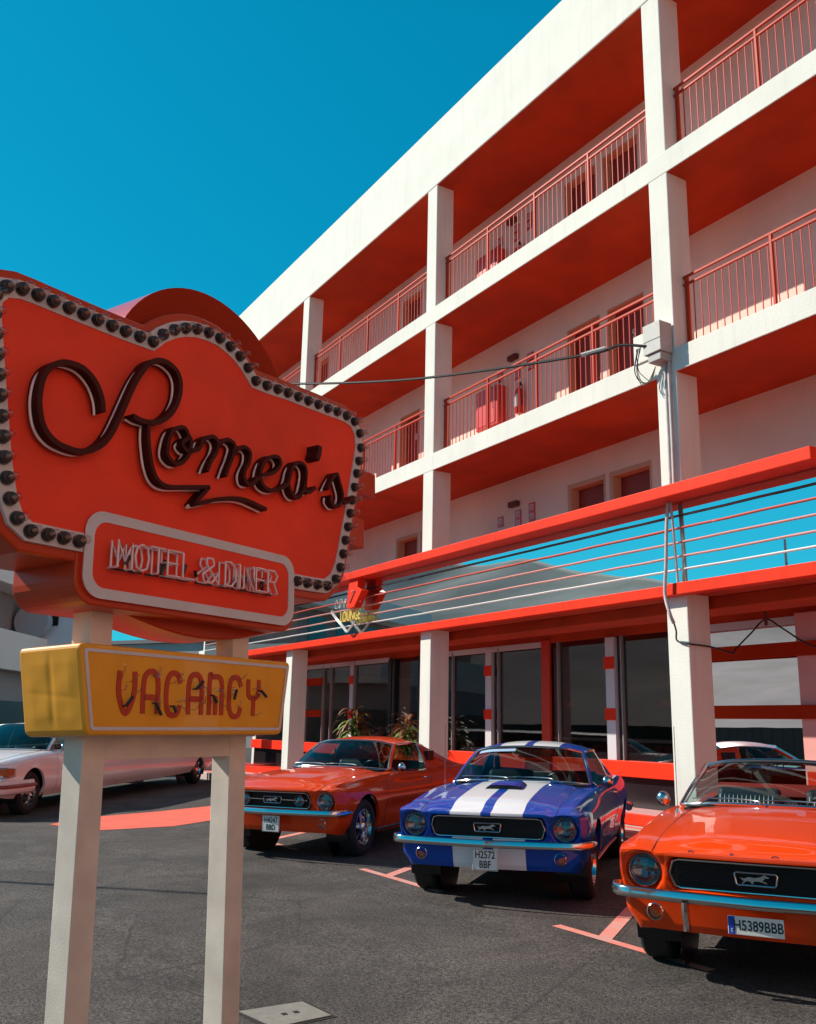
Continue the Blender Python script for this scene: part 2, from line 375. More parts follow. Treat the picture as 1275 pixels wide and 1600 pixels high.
# soffit under the ground floor canopy, inner beams
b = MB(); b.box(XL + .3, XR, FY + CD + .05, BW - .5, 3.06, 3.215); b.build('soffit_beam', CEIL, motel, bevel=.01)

# --- shopfront
SZ0 = 0.62
b = MB(); b.box(CX0, XR, BW, BW + .12, 0.1, 0.90); b.build('shopfront_base', BLACKTILE, motel)
b = MB(); b.box(CX0, -8.97, BW - .10, BW + .05, 0.90, 1.13); b.box(-7.4, XR, BW - .1, BW + .05, .9, 1.13); b.build('window_sill', REDP, motel, bevel=.01)
b = MB(); b.box(CX0, XR, BW - .008, BW + .1, 3.0, 3.22, 1); 
for x0, x1 in ((CX0, -17.7), (-16.4, -12.5), (-8.9, -7.45)): b.box(x0, x1, BW - .02, BW - .008, 2.93, 3.03, 0)
b.build('window_head', [FRAMEW, CEIL], motel)
for z0, z1 in ((2.52, 2.70), (1.75, 1.92)):
    for args in ((-24.9, -20.95, BW - .06, BW - .02), (-8.96, XR, BW - .11, BW - .065)):
        b = MB(); b.box(*args, z0, z1); b.build('cross_bar', mat('dark_red_bar', (0.42, 0.028, 0.006), 0.9, spec=.05), motel, bevel=.004)
for x0, x1 in ((CX0, -20.95), (-20.93, -19.5), (-19.3, -17.7), (-17.4, -16.46), (-16.4, -15.45), (-15.4, -14.12), (-13.90, -12.52), (-12.24, -10.93), (-10.70, -8.98), (-8.96, -7.45)):
    b = MB(); b.box(x0, x1, BW + .02, BW + .035, 1.13, 3.0); b.build('window_glass', GLMIR if x1 == -7.45 else GLSHOP, motel)
for x in (-20.93, -20.50, -19.28, -15.22, -13.73, -12.07, -10.58, -9.0):
    b = MB(); b.box(x - .012, x + .012, BW - .03, BW + .04, 1.13, 3.0); b.build('mullion', mat('mullion_grey', (.30, .27, .27), .35, metal=.3), motel)
for x0, x1 in ((-17.69, -17.55), (-17.50, -17.42), (-16.46, -16.40)):
    b = MB(); b.box(x0, x1, BW - .05, BW + .05, .3, 2.98); b.build('door_frame', BLACK, motel, bevel=.004)
b = MB(); b.box(-12.49, -12.28, BW - .035, BW + .02, .5, 3.05); b.build('red_pillar', MATS['cabinet_red'] if 'cabinet_red' in MATS else mat('pillar_red', (.60, .035, .01), .5), motel, bevel=.005)
for x0, x1 in ((-14.10, -13.92), (-10.91, -10.72), (-19.48, -19.32)):
    b = MB(); b.box(x0, x1, BW - .04, BW + .04, 1.132, 2.99, 0)
    for z0, z1 in ((2.5, 2.69), (1.72, 1.9)): b.box(x0 - .03, x1 + .01, BW - .052, BW - .04, z0, z1, 1)
    b.build('white_post', [FRAMEW, REDP], motel)
b = MB(); b.box(-7.45, -6.5, BW - .06, BW + .02, .3, 3.06); b.build('pier', SALMON, motel, bevel=.008)
# terrace and steps
b = MB(); b.box(XL, XR, 8.45, BW + .01, -.1, 0.30); b.build('terrace', mat('terrace_pale', (0.62, 0.48, 0.45), .6, noise=.15, nscale=4), motel, bevel=.01)
b = MB()
for y0, y1 in ((8.62, 8.70), (8.80, 8.92), (9.02, 9.10), (9.32, 9.42)): b.box(XL + .1, XR, y0, y1, .296, .304)
b.build('terrace_stripe', mat('stripe_red', (0.72, 0.10, 0.07), .6), motel)
b = MB(); b.box(XL, -17.6, 9.6, BW - .01, .30, .46); b.box(-16.3, XR, 9.6, BW - .01, .30, .46); b.box(-16.3, XR, 9.585, 9.6, .31, .455)
b.build('step', [REDP], motel, bevel=.008)
b = MB(); b.box(-16.3, XR, 9.62, BW - .02, .459, .467); b.build('step_tread', mat('tread_pink', (0.66, 0.36, 0.36), .6), motel)
# interior of the diner
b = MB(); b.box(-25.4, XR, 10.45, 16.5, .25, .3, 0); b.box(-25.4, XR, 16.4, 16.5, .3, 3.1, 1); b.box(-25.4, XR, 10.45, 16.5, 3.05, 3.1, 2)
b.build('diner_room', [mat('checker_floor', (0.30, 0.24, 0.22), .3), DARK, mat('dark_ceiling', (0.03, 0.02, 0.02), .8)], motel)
for x in (-14.7, -13.0, -11.4, -9.6):
    t = thing('booth_table', 'diner booth table with chrome edge inside the window at x', 'table', (x, 11.5, .3))
    t['label'] = {-14.7: 'dark diner table inside the leftmost window of the bay', -13.0: 'dark diner table inside the window directly left of the red pillar', -11.4: 'dark diner table inside the window directly right of the red pillar', -9.6: 'dark diner table inside the window beside the white column'}[x]
    t['group'] = 'diner tables behind the shop windows'
    q = MB(); q.box(x - .55, x + .55, 11.2, 11.8, 1.02, 1.05); q.build('table_top', mat('table_dark', (.08, .03, .03), .2), t, bevel=.01)
    q = MB(); q.box(x - .56, x + .56, 11.19, 11.81, 1.027, 1.043); q.build('table_edge', CHROME, t)
    q = MB(); q.tube([(x, 11.5, .3), (x, 11.5, 1.02)], .03, 10); q.lathe([(.02, .03), (.2, .02), (.22, 0)], (x, 11.5, .3), (0, 0, 1), 16); q.build('leg', CHROME, t)
    for sx in (-1, 1):
        s_ = thing('booth_bench', 'red padded diner bench', 'bench', (x + sx * .78, 11.5, .3)); s_['group'] = 'diner benches behind the shop windows'
        s_['label'] = t['label'].replace('dark diner table', 'red bench right of the table' if sx > 0 else 'red bench left of the table')
        q = MB(); q.box(x + sx * .78 - .2, x + sx * .78 + .2, 11.0, 12.0, .3, .76); q.build('seat', mat('booth_red', (.35, .03, .02), .35), s_, bevel=.04)
        q = MB(); q.box(x + sx * .98 - .06, x + sx * .98 + .06, 11.0, 12.0, .76, 1.35); q.build('backrest', MATS['booth_red'], s_, bevel=.04)
for i, (x, y, z) in enumerate(((-10.65, 11.3, 1.95), (-12.95, 11.4, 1.98))):
    t = thing('pendant_lamp', ['small orange pendant lamp inside the window beside the white column', 'small orange pendant lamp inside the window left of the red pillar'][i], 'lamp', (x, y, z), group='pendant lamps in the diner')
    q = MB(); q.lathe([(.02, .12), (.05, .10), (.13, .02), (.14, 0), (.12, .0), (.04, .08)], (x, y, z), (0, 0, 1), 20); q.build('lamp_shade', mat('lamp_orange', (.7, .22, .04), .4), t, smooth=True)
    q = MB(); q.tube([(x, y, z + .12), (x, y, 3.05)], .006, 6); q.build('cord', CABLE, t)

t = thing('serving_counter', 'long dark serving counter with steel edge deep inside the diner', 'counter', (-12, 13.2, .3))
q = MB(); q.box(-15.2, -8.2, 12.9, 13.5, .3, 1.40); q.build('counter_body', mat('counter_brown', (.10, .045, .03), .4), t, bevel=.01)
q = MB(); q.box(-15.25, -8.15, 12.86, 12.9, 1.36, 1.42); q.build('counter_edge', STEEL, t)
for k in range(6):
    x = -14.6 + 1.15 * k
    s_ = thing('bar_stool', ['first', 'second', 'third', 'fourth', 'fifth', 'last'][k] + ' red bar stool from the left before the serving counter', 'stool', (x, 12.4, .3), group='bar stools in the diner')
    q = MB(); q.lathe([(0, .76), (.19, .76), (.2, .8), (.19, .86), (0, .87)], (x, 12.4, .3), (0, 0, 1), 20); q.build('seat', MATS['booth_red'], s_, smooth=True)
    q = MB(); q.lathe([(.2, 0), (.2, .02), (.03, .05), (.025, .76)], (x, 12.4, .3), (0, 0, 1), 16); q.build('leg', CHROME, s_, smooth=True)

# --- balcony railings
def railing(x0, x1, zt, posts, label):
    t = thing('balcony_railing', label, 'railing', ((x0 + x1) / 2, FY + .22, zt), group='red balcony railings on the galleries')
    y = FY + .22
    b = MB(); b.box(x0 - .055, x1 + .09, y - .016, y + .016, zt + 1.035, zt + 1.07); b.build('handrail', REDR, t, bevel=.005)
    b = MB(); b.box(x0 - .055, x1 + .09, y - .016, y + .016, zt + .925, zt + .96); b.build('lower_rail', REDR, t, bevel=.005)
    first = None
    for i in range(posts):
        px = x0 + (x1 - x0) * i / (posts - 1); w = .026 if i in (0, posts - 1) else .018
        q = MB(); q.box(px - w, px + w, y - .02, y + .02, zt - .05, zt + 1.035); q.build('post', REDR, t, bevel=.004)
    n = int(round((x1 - x0) / 0.1155)); sp = max(1, (posts - 1))
    for i in range(1, n):
        px = x0 + (x1 - x0) * i / n
        if min(abs(px - (x0 + (x1 - x0) * k / (posts - 1))) for k in range(posts)) < .035: continue
        if first is None:
            q = MB(); q.box(px - .0055, px + .0055, y - .0055, y + .0055, zt - .03, zt + .925); first = q.build('baluster', REDR, t); fx = px
        else:
            o = first.copy(); COL.objects.link(o); o.parent = t; o.location = first.location + Vector((px - fx, 0, 0))
    return t
for fi, zt in ((1, 6.439), (2, 9.346)):
    fn = {1: 'middle gallery', 2: 'top gallery'}[fi]
    for bi in range(len(COLX) - 3):
        x0 = COLX[bi] + CW + .06; x1 = COLX[bi + 1] - .10
        nm = ['far left bay nearest the sign', 'second bay from the left', 'bay just left of the grey box column', 'bay right of the grey box column'][bi]
        railing(x0, x1, zt, 5, 'red railing on the %s, %s' % (fn, nm))

# --- hose cabinets, extinguishers, signs, emergency lamps on the back wall
CABR = mat('cabinet_red', (0.62, 0.03, 0.02), 0.35, coat=.3)
for fi, fl in enumerate(floors):
    fn = ['lowest', 'middle', 'top'][fi]; y = BW
    t = thing('hose_cabinet', 'red fire hose cabinet on the white back wall of the %s gallery' % fn, 'cabinet', (-13.8, y, fl + .75), group='fire hose cabinets on the galleries')
    q = MB(); q.box(-14.15, -13.45, y - .24, y - .002, fl + .78, fl + 1.58); q.build('case', CABR, t, bevel=.012)
    q = MB(); q.box(-14.10, -13.50, y - .252, y - .241, fl + .83, fl + 1.53); q.build('front_panel', CABR, t, bevel=.004)
    q = MB(); q.tube([(-13.56, y - .252, fl + 1.12), (-13.56, y - .275, fl + 1.12), (-13.56, y - .275, fl + 1.22), (-13.56, y - .252, fl + 1.22)], .008); q.build('handle', STEEL, t)
    # extinguisher
    ex = -12.95
    t = thing('fire_extinguisher', 'red fire extinguisher hanging on the wall of the %s gallery' % fn, 'extinguisher', (ex, y - .1, fl + .85), group='fire extinguishers on the galleries')
    q = MB(); q.lathe([(0, 0), (.06, 0), (.075, .02), (.075, .42), (.06, .48), (.025, .52), (.02, .55), (0, .55)], (ex, y - .1, fl + .85), (0, 0, 1), 20); q.build('cylinder', CABR, t, smooth=True)
    q = MB(); q.box(ex - .055, ex + .05, y - .180, y - .172, fl + .98, fl + 1.22); q.build('label_plate', FRAMEW, t)
    q = MB(); q.box(ex - .02, ex + .06, y - .115, y - .085, fl + 1.40, fl + 1.47); q.build('valve', BLACK, t, bevel=.004)
    q = MB(); q.tube(cr([(ex + .05, y - .1, fl + 1.43), (ex + .10, y - .1, fl + 1.36), (ex + .095, y - .1, fl + 1.15), (ex + .07, y - .1, fl + 1.0)], 5), .011); q.build('hose', CABLE, t, smooth=True)
    # safety signs
    for i, (sx, sz, w, h, what) in enumerate(((-13.66, fl + 1.82, .16, .2, 'leftmost'), (-13.12, fl + 1.78, .17, .34, 'middle'), (-12.72, fl + 1.84, .17, .34, 'rightmost'))):
        s_ = thing('safety_sign', '%s small red safety sign above the hose cabinet on the %s gallery' % (what, fn), 'sign', (sx, y, sz), group='red safety signs on the galleries')
        q = MB(); q.box(sx - w / 2, sx + w / 2, y - .02, y - .001, sz - h / 2, sz + h / 2); q.build('sign_plate', CABR, s_)
        for k in range(2 if h > .3 else 1):
            q = MB()
            zc = sz + (h / 4 if h > .3 else 0) * (1 - 2 * k); a = .055
            q.box(sx - a, sx - a + .02, y - .023, y - .0205, zc - .055, zc + .055); q.box(sx + a - .02, sx + a, y - .023, y - .0205, zc - .055, zc + .055)
            q.box(sx - a + .02, sx + a - .02, y - .023, y - .0205, zc + .035, zc + .055); q.box(sx - .012, sx + .012, y - .023, y - .0205, zc - .05, zc + .02)
            q.build('pictogram', FRAMEW, s_)
    s_ = thing('emergency_lamp', 'dark emergency lamp on the back wall of the %s gallery' % fn, 'lamp', (-13.2, y, fl + 2.05), group='emergency lamps on the galleries')
    q = MB(); q.box(-13.33, -13.08, y - .1, y - .002, fl + 2.02, fl + 2.12); q.build('lamp_body', mat('lamp_brown', (.12, .02, .015), .5), s_, bevel=.01)

# --- electric box, pipes and cables on column A
t = thing('electric_box', 'weathered grey electric box on the front of the white column', 'box', (-7.99, 8.6, 6.2))
q = MB(); q.box(-8.145, -7.855, 8.50, 8.725, 6.37, 6.79); q.build('case', GREYP, t, bevel=.012)
q = MB(); q.box(-8.15, -7.85, 8.492, 8.50, 6.55, 6.785); q.box(-8.15, -7.85, 8.492, 8.50, 6.375, 6.54); q.build('lid', GREYP, t, bevel=.003)
q = MB(); q.box(-8.10, -7.88, 8.52, 8.725, 6.26, 6.369); q.build('cable_gland', mat('gland_grey', (.36, .34, .33), .6), t, bevel=.01)
PIPE = mat('pipe_grey', (0.52, 0.46, 0.46), 0.45, noise=.2, nscale=12)
for i, xo in enumerate((-7.975, -7.915)):
    pts = [(xo, 8.70, 6.26), (xo + .005, 8.70, 5.2), (xo, 8.70, 4.52), (xo, 8.70, 4.50)]
    lb = ['left one of two grey conduits running down the white column', 'right one of two grey conduits running down the white column'][i]
    q = MB(); q.tube(pts, .021, 10); o = q.build('conduit_pipe', PIPE, None, smooth=True); tag(o, lb, 'pipe', 'conduits on the white column')
q = MB(); q.tube(cr([(-7.90, 8.55, 4.345), (-7.91, 8.52, 4.0), (-7.92, 8.50, 3.6), (-7.95, 8.49, 3.2), (-7.86, 8.46, 2.95), (-7.86, 8.52, 2.84)], 5), .022, 10)
tag(q.build('conduit_pipe', PIPE, None, smooth=True), 'pale bent conduit crossing the glass band below the canopy', 'pipe')
q = MB(); q.tube([(-7.86, 8.56, 4.345), (-7.82, 8.58, 3.34)], .017, 10)
tag(q.build('conduit_pipe', PIPE, None, smooth=True), 'straight thin conduit leaning across the blue glass band', 'pipe')
q = MB(); q.tube(cr([(-7.86, 8.52, 2.85), (-7.9, 8.6, 2.75), (-8.0, 8.71, 2.66), (-7.90, 8.715, 2.61), (-7.815, 8.74, 2.60), (-7.81, 9.12, 2.585), (-7.75, 9.4, 2.53), (-7.85, 9.6, 2.60), (-7.72, 9.75, 2.80), (-7.55, 9.82, 2.96), (-7.38, 9.9, 2.84), (-7.05, 9.95, 2.62), (-6.6, 9.98, 2.50), (-6.0, 9.98, 2.45)], 6), .011, 6)
tag(q.build('cable', CABLE, None, smooth=True), 'black cable draped from the white column over the hanging rod under the canopy', 'cable')
q = MB(); q.tube([(-7.55, 9.82, 3.2), (-7.55, 9.82, 2.88)], .02, 8)
tag(q.build('hanging_rod', mat('rod_dark', (.10, .02, .015), .5), None), 'short dark rod hanging from the red soffit and holding the cable', 'rod')
# overhead cable
q = MB(); q.tube(cr([(-8.10, 8.50, 6.50), (-8.45, 8.35, 6.60), (-8.8, 8.2, 6.57), (-10.3, 7.60, 6.70), (-12.0, 6.95, 6.93), (-14.3, 6.10, 7.42), (-17.2, 5.0, 8.15), (-20.5, 3.9, 9.2)], 8), .020, 7)
tag(q.build('overhead_cable', CABLE, None, smooth=True), 'thick black cable strung from the grey electric box toward the street sign', 'cable')
q = MB(); q.tube([(-8.62, 8.275, 6.60), (-8.95, 8.14, 6.585)], .034, 8)
tag(q.build('cable_clamp', GREYP, None, smooth=True), 'pale clamp on the black overhead cable near the electric box', 'clamp')
t = thing('cable_loops', 'loops of thin black wire hanging beside the electric box', 'wire', (-8.2, 8.6, 6.1))
for k in range(5):
    dx = random.uniform(-.05, .05); q = MB()
    q.tube(cr([(-8.20 - .02 * k, 8.5, 6.52), (-8.33 + dx, 8.52, 6.25), (-8.28 + dx, 8.55, 6.02 + .03 * k), (-8.14 + dx, 8.56, 6.03), (-8.03, 8.58, 6.21)], 6), .0055, 5)
    q.build('wire', CABLE, t, smooth=True)
# white conduit box near storefront, palms
LEAF = mat('palm_leaf', (0.16, 0.30, 0.05), 0.5, col2=(0.24, 0.26, 0.07), nscale=5)
LEAFR = mat('palm_leaf_red', (0.32, 0.07, 0.035), 0.5, col2=(0.18, 0.12, 0.05), nscale=5)
def palm(x, y, zb, sc, label, seed):
    rnd = random.Random(seed)
    t = thing('potted_palm', label, 'plant', (x, y, zb), group='potted palms at the shop windows')
    q = MB(); q.lathe([(0, 0), (.17, 0), (.24, .38), (.26, .42), (.23, .42), (.2, .36), (0, .36)], (x, y, zb), (0, 0, 1), 20); q.build('pot', mat('terracotta', (.35, .12, .07), .7), t, smooth=True)
    q = MB()
    for k in range(4): q.tube([(x + rnd.uniform(-.06, .06), y + rnd.uniform(-.06, .06), zb + .36), (x + rnd.uniform(-.1, .1), y + rnd.uniform(-.1, .1), zb + .8 * sc)], .022, 6)
    q.build('stem', mat('palm_stem', (.16, .12, .06), .8), t)
    for part, mt, n, zlo, zhi in (('leaves', LEAF, 130, .45, .95), ('leaves_upper', LEAFR, 34, .85, 1.2)):
        q = MB()
        for k in range(n):
            a = rnd.uniform(0, 6.283); L = rnd.uniform(.32, .62) * sc; z0 = zb + rnd.uniform(zlo, zhi) * sc; el = rnd.uniform(.35, 1.3)
            d = Vector((math.cos(a), math.sin(a), 0)); s0 = Vector((-math.sin(a), math.cos(a), 0)); p = Vector((x, y, z0)); rows = []
            for i in range(7):
                tt = i / 6; e = el - tt * 1.9; w = .028 * math.sin(math.pi * min(.98, tt * .9 + .1)) * sc + .002
                rows.append([p - s0 * w, p + s0 * w]); p = p + (d * math.cos(e) + Vector((0, 0, 1)) * math.sin(e)) * L / 6
            q.grid(rows)
        q.build(part, mt, t)
palm(-18.35, 9.85, .46, 1.15, 'bushy potted palm with reddish upper leaves before the shop window', 3)
palm(-16.0, 9.75, .46, 1.0, 'smaller potted palm half hidden by the white column', 5)

# --- small neon sign fixed on the glass band
t = thing('neon_wall_sign', 'small neon lounge sign with a red bent arrow on the glass band of the canopy', 'sign', (-16.2, 8.6, 3.4))
NW = mat('neon_clear', (0.75, 0.72, 0.66), .15, coat=1.0); NY = mat('neon_yellow', (0.80, 0.66, 0.18), .2, coat=.6)
yy = 8.50
for off in (0, .07):
    q = MB(); q.tube([(-17.05 + off, yy, 3.86), (-17.05 + off, yy, 3.80), (-16.36 + off * .9, yy, 3.36), (-16.0, yy, 3.56 - off * .3)], .014, 6); q.build('diamond_tube', NW, t, smooth=True)
q = MB(); rnd = random.Random(4)
for k in range(7):
    cx = -16.75 + k * .16; q.tube(cr([(cx + .06 * math.cos(a * 1.05), yy + rnd.uniform(-.05, 0), 3.95 + .09 * math.sin(a * 1.05 * (1 + .1 * k))) for a in range(7)], 3), .009, 5)
q.build('script_tube', NW, t, smooth=True)
M = Matrix.Translation((-16.15, yy - .02, 3.66)) @ Matrix.Rotation(R(90), 4, 'X')
text_mesh('LOUNGE', .30, .02, NY, M, 'lettering', t, world=True, sx=.72)
q = MB(); pts = [(-16.05, yy - .12, 4.42), (-15.72, yy - .12, 4.42), (-15.72, yy - .12, 4.18), (-15.55, yy - .12, 4.10), (-15.85, yy - .12, 3.80), (-16.15, yy - .12, 3.80), (-16.12, yy - .12, 4.15)]
q.prism(pts, (0, .16, 0)); q.build('arrow_body', REDP, t, bevel=.006)
q = MB(); q.tube([(-15.95, yy - .13, 4.12), (-15.82, yy - .13, 4.12), (-16.02, yy - .13, 3.90)], .012, 6); q.build('arrow_tube', mat('neon_pink', (.85, .30, .28), .2, coat=.6), t)
# ================================================================== ROADSIDE SIGN
e1 = Vector((-0.45031799, 0.89283946, 0.00716977)); e2 = Vector((-0.89235789, -0.44977462, -0.0374191)); e3 = Vector((-0.03018446, -0.02324849, 0.99927394))
SO = Vector((-4.18047106, 0.87306354, 0.32905815 + 1.557))
SM = Matrix(((e1.x, e2.x, e3.x, SO.x), (e1.y, e2.y, e3.y, SO.y), (e1.z, e2.z, e3.z, SO.z), (0, 0, 0, 1)))
baseM = SM @ Matrix.Translation((.70, .2, -1.88))
sign = thing('motel_sign', 'big red marquee sign with bulb border above a yellow vacancy box on two posts', 'sign', matrix=baseM)
LT = Matrix.Translation((-.70, -.2, 1.88))       # sign coordinates -> empty local
def SB(mb, name, mats, parent=None, **kw):
    mb.v = [tuple(LT @ Vector(v)) for v in mb.v]
    return mb.build(name, mats, parent or sign, world=False, **kw)
FACE = mat('sign_face_red', (0.97, 0.050, 0.010), 0.7, noise=0.22, nscale=2.2)
BODY = mat('sign_body_red', (0.52, 0.045, 0.006), 0.34, noise=.15, nscale=2, spec=.35)
DRUM = mat('sign_drum_maroon', (0.34, 0.024, 0.004), 0.7, noise=.1, nscale=3, spec=.1)
DRUMS = mat('sign_drum_side', (0.62, 0.05, 0.05), 0.3, coat=.4)
BORD = mat('sign_border_white', (0.66, 0.62, 0.62), 0.6, noise=.12, nscale=6)
LETT = mat('letter_maroon', (0.055, 0.006, 0.003), 0.6, spec=.2)
YEL = mat('sign_yellow', (0.90, 0.375, 0.012), 0.42, noise=.12, nscale=5, coat=.25)
POSTM = mat('post_cream', (0.76, 0.65, 0.55), 0.85, noise=.2, nscale=5, bump=.0012, bscale=150)
NEON = mat('neon_glass_pink', (0.80, 0.60, 0.60), 0.12, coat=1.0)
top = [(-.447, 1.475), (-.368, 1.480), (-.290, 1.482), (-.206, 1.485), (-.127, 1.487), (-.046, 1.490), (.038, 1.493), (.12, 1.497), (.209, 1.503), (.295, 1.509),
       (.358, 1.572), (.432, 1.626), (.509, 1.665), (.590, 1.692), (.676, 1.705), (.763, 1.705), (.846, 1.688), (.926, 1.658), (.995, 1.613), (1.062, 1.557),
       (1.159, 1.561), (1.255, 1.570), (1.348, 1.578), (1.447, 1.584), (1.545, 1.589), (1.645, 1.596), (1.744, 1.600), (1.844, 1.609), (1.946, 1.612), (2.036, 1.598),
       (2.095, 1.533), (2.107, 1.437), (2.085, 1.341), (2.061, 1.25), (2.036, 1.152), (2.010, 1.061), (1.986, .969), (1.962, .876), (1.935, .785), (1.911, .694), (1.881, .604), (1.833, .525),
       (1.751, .473), (1.653, .467), (1.555, .464), (1.461, .462)]
left = [(-.06, .433), (-.141, .433), (-.221, .433), (-.306, .433), (-.374, .475), (-.413, .55), (-.436, .633), (-.458, .715), (-.473, .80), (-.489, .884), (-.505, .97), (-.52, 1.055), (-.535, 1.14), (-.55, 1.225), (-.565, 1.31), (-.568, 1.395), (-.521, 1.453)]
bulbs = left + top
poly = left + top + [(1.2, .455), (.6, .44), (.2, .436)]
def off(poly, d):
    n = len(poly); out = []
    for i in range(n):
        a = Vector(poly[i - 1]); p = Vector(poly[i]); c = Vector(poly[(i + 1) % n])
        t1 = (p - a).normalized(); t2 = (c - p).normalized(); n1 = Vector((-t1.y, t1.x)); n2 = Vector((-t2.y, t2.x)); nn = (n1 + n2)
        nn = nn / max(.35, nn.length_squared / 2) if nn.length > .01 else n1
        out.append(p + nn * d)
    return out
def smoothpoly(p, n=4, keep=()):
    return [Vector((v.x, v.y)) for v in cr([(a[0], a[1], 0) for a in p], n, closed=True)]
# poly runs left-bottom -> up -> right: clockwise, so the outward side is +normal
PO = off(poly, .042); PI_ = off(poly, -.042); PB_ = off(poly, .088)
def P3(p, y): return [(a[0], y, a[1]) for a in p]
b = MB(); b.prism(P3(PB_, 0), (0, .42, 0)); SB(b, 'cabinet', BODY, bevel=.012)
b = MB(); b.prism(P3(off(poly, .0), -.012), (0, .012, 0)); SB(b, 'face', FACE)
b = MB(); n = len(PO)
o3 = P3(PO, -.018); i3 = P3(PI_, -.018)
b.add(o3 + i3, [(i, (i + 1) % n, n + (i + 1) % n, n + i) for i in range(n)])
b.add(o3 + P3(PO, 0), [(i, (i + 1) % n, n + (i + 1) % n, n + i) for i in range(n)])
b.add(i3 + P3(PI_, -.012), [(i, (i + 1) % n, n + (i + 1) % n, n + i) for i in range(n)])
SB(b, 'bulb_border', BORD)
# drum behind the arch
b = MB(); N = 72; cx, cz, r = .80, 1.285, .70
ring = [(cx + r * math.cos(2 * math.pi * k / N), cz + r * math.sin(2 * math.pi * k / N)) for k in range(N)]
b.add(P3(ring, .06), [tuple(range(N))], 0)
b.add(P3(ring, .06) + P3(ring, .47), [(i, (i + 1) % N, N + (i + 1) % N, N + i) for i in range(N)], 1); b.add(P3(ring, .47), [tuple(range(N))], 0)
ringsel = SB(b, 'arch_drum', [DRUM, DRUMS])
# lower panel
def rrect(x0, x1, z0, z1, r, n=6):
    out = []
    for (cx_, cz_, a0) in ((x1 - r, z1 - r, 0), (x0 + r, z1 - r, 90), (x0 + r, z0 + r, 180), (x1 - r, z0 + r, 270)):
        for k in range(n + 1):
            a = R(a0 + 90 * k / n); out.append((cx_ + r * math.cos(a), cz_ + r * math.sin(a)))
    return out
b = MB(); b.prism(P3(rrect(-.055, 1.465, .165, .60, .11), -.006), (0, .43, 0)); SB(b, 'panel_body', BODY, bevel=.008)
ro = rrect(-.028, 1.436, .196, .592, .10); ri = rrect(.022, 1.386, .243, .545, .07)
b = MB(); b.prism(P3(ro, -.022), (0, .016, 0)); SB(b, 'panel_face', FACE)
b = MB(); n = len(ro); b.add(P3(ro, -.027) + P3(ri, -.027), [(i, (i + 1) % n, n + (i + 1) % n, n + i) for i in range(n)]); b.add(P3(ro, -.027) + P3(ro, -.0225), [(i, (i + 1) % n, n + (i + 1) % n, n + i) for i in range(n)])
b.add(P3(ri, -.027) + P3(ri, -.022), [(i, (i + 1) % n, n + (i + 1) % n, n + i) for i in range(n)]); SB(b, 'panel_border', BORD)
# belly under the panel
b = MB(); arc = [(.30 + 1.15 * k / 16, .18 - .085 * math.sin(math.pi * k / 16)) for k in range(17)]
b.prism(P3(arc + [(1.45, .2), (.3, .2)], .12), (0, .30, 0)); SB(b, 'belly', BODY, bevel=.01)
# red blocks showing behind the right edge
b = MB(); b.box(2.16, 2.50, .12, .40, 1.20, 1.37); b.box(2.05, 2.36, .12, .40, .82, 1.02); SB(b, 'bracket', BODY, bevel=.006)
# bulbs
sock = MB(); sock.lathe([(0, 0), (.028, 0), (.031, .008), (.026, .028), (.020, .030), (0, .030)], (0, 0, 0), (0, -1, 0), 18)
gl = MB(); gl.lathe([(.012, .0), (.013, .012), (.018, .024), (.020, .034), (.018, .044), (.012, .052), (.004, .056), (0, .0565)], (0, -.026, 0), (0, -1, 0), 16)
fil = MB(); fil.lathe([(0, 0), (.009, .0), (.007, .018), (.003, .026), (0, .026)], (0, -.028, 0), (0, -1, 0), 8)
fs = fg = ff = None
for i, (x, z) in enumerate(bulbs):
    if x > -.04 and x < 1.45 and z < .5: continue
    if fs is None:
        fs = SB(sock, 'bulb_socket', BLACK, smooth=True); 
        gl.v = [tuple(LT @ Vector(v)) for v in gl.v]; fg = gl.build('bulb_glass', GLBULB, fs, world=False, smooth=True, angle=0)
        fil.v = [tuple(LT @ Vector(v)) for v in fil.v]; ff = fil.build('filament_stem', mat('stem_copper', (.55, .30, .22), .35), fs, world=False, smooth=True)
        s_ = fs
    else:
        s_ = fs.copy(); COL.objects.link(s_); s_.parent = sign
        for c in (fg, ff):
            c2 = c.copy(); COL.objects.link(c2); c2.parent = s_
    s_.location = (x, -.018, z)
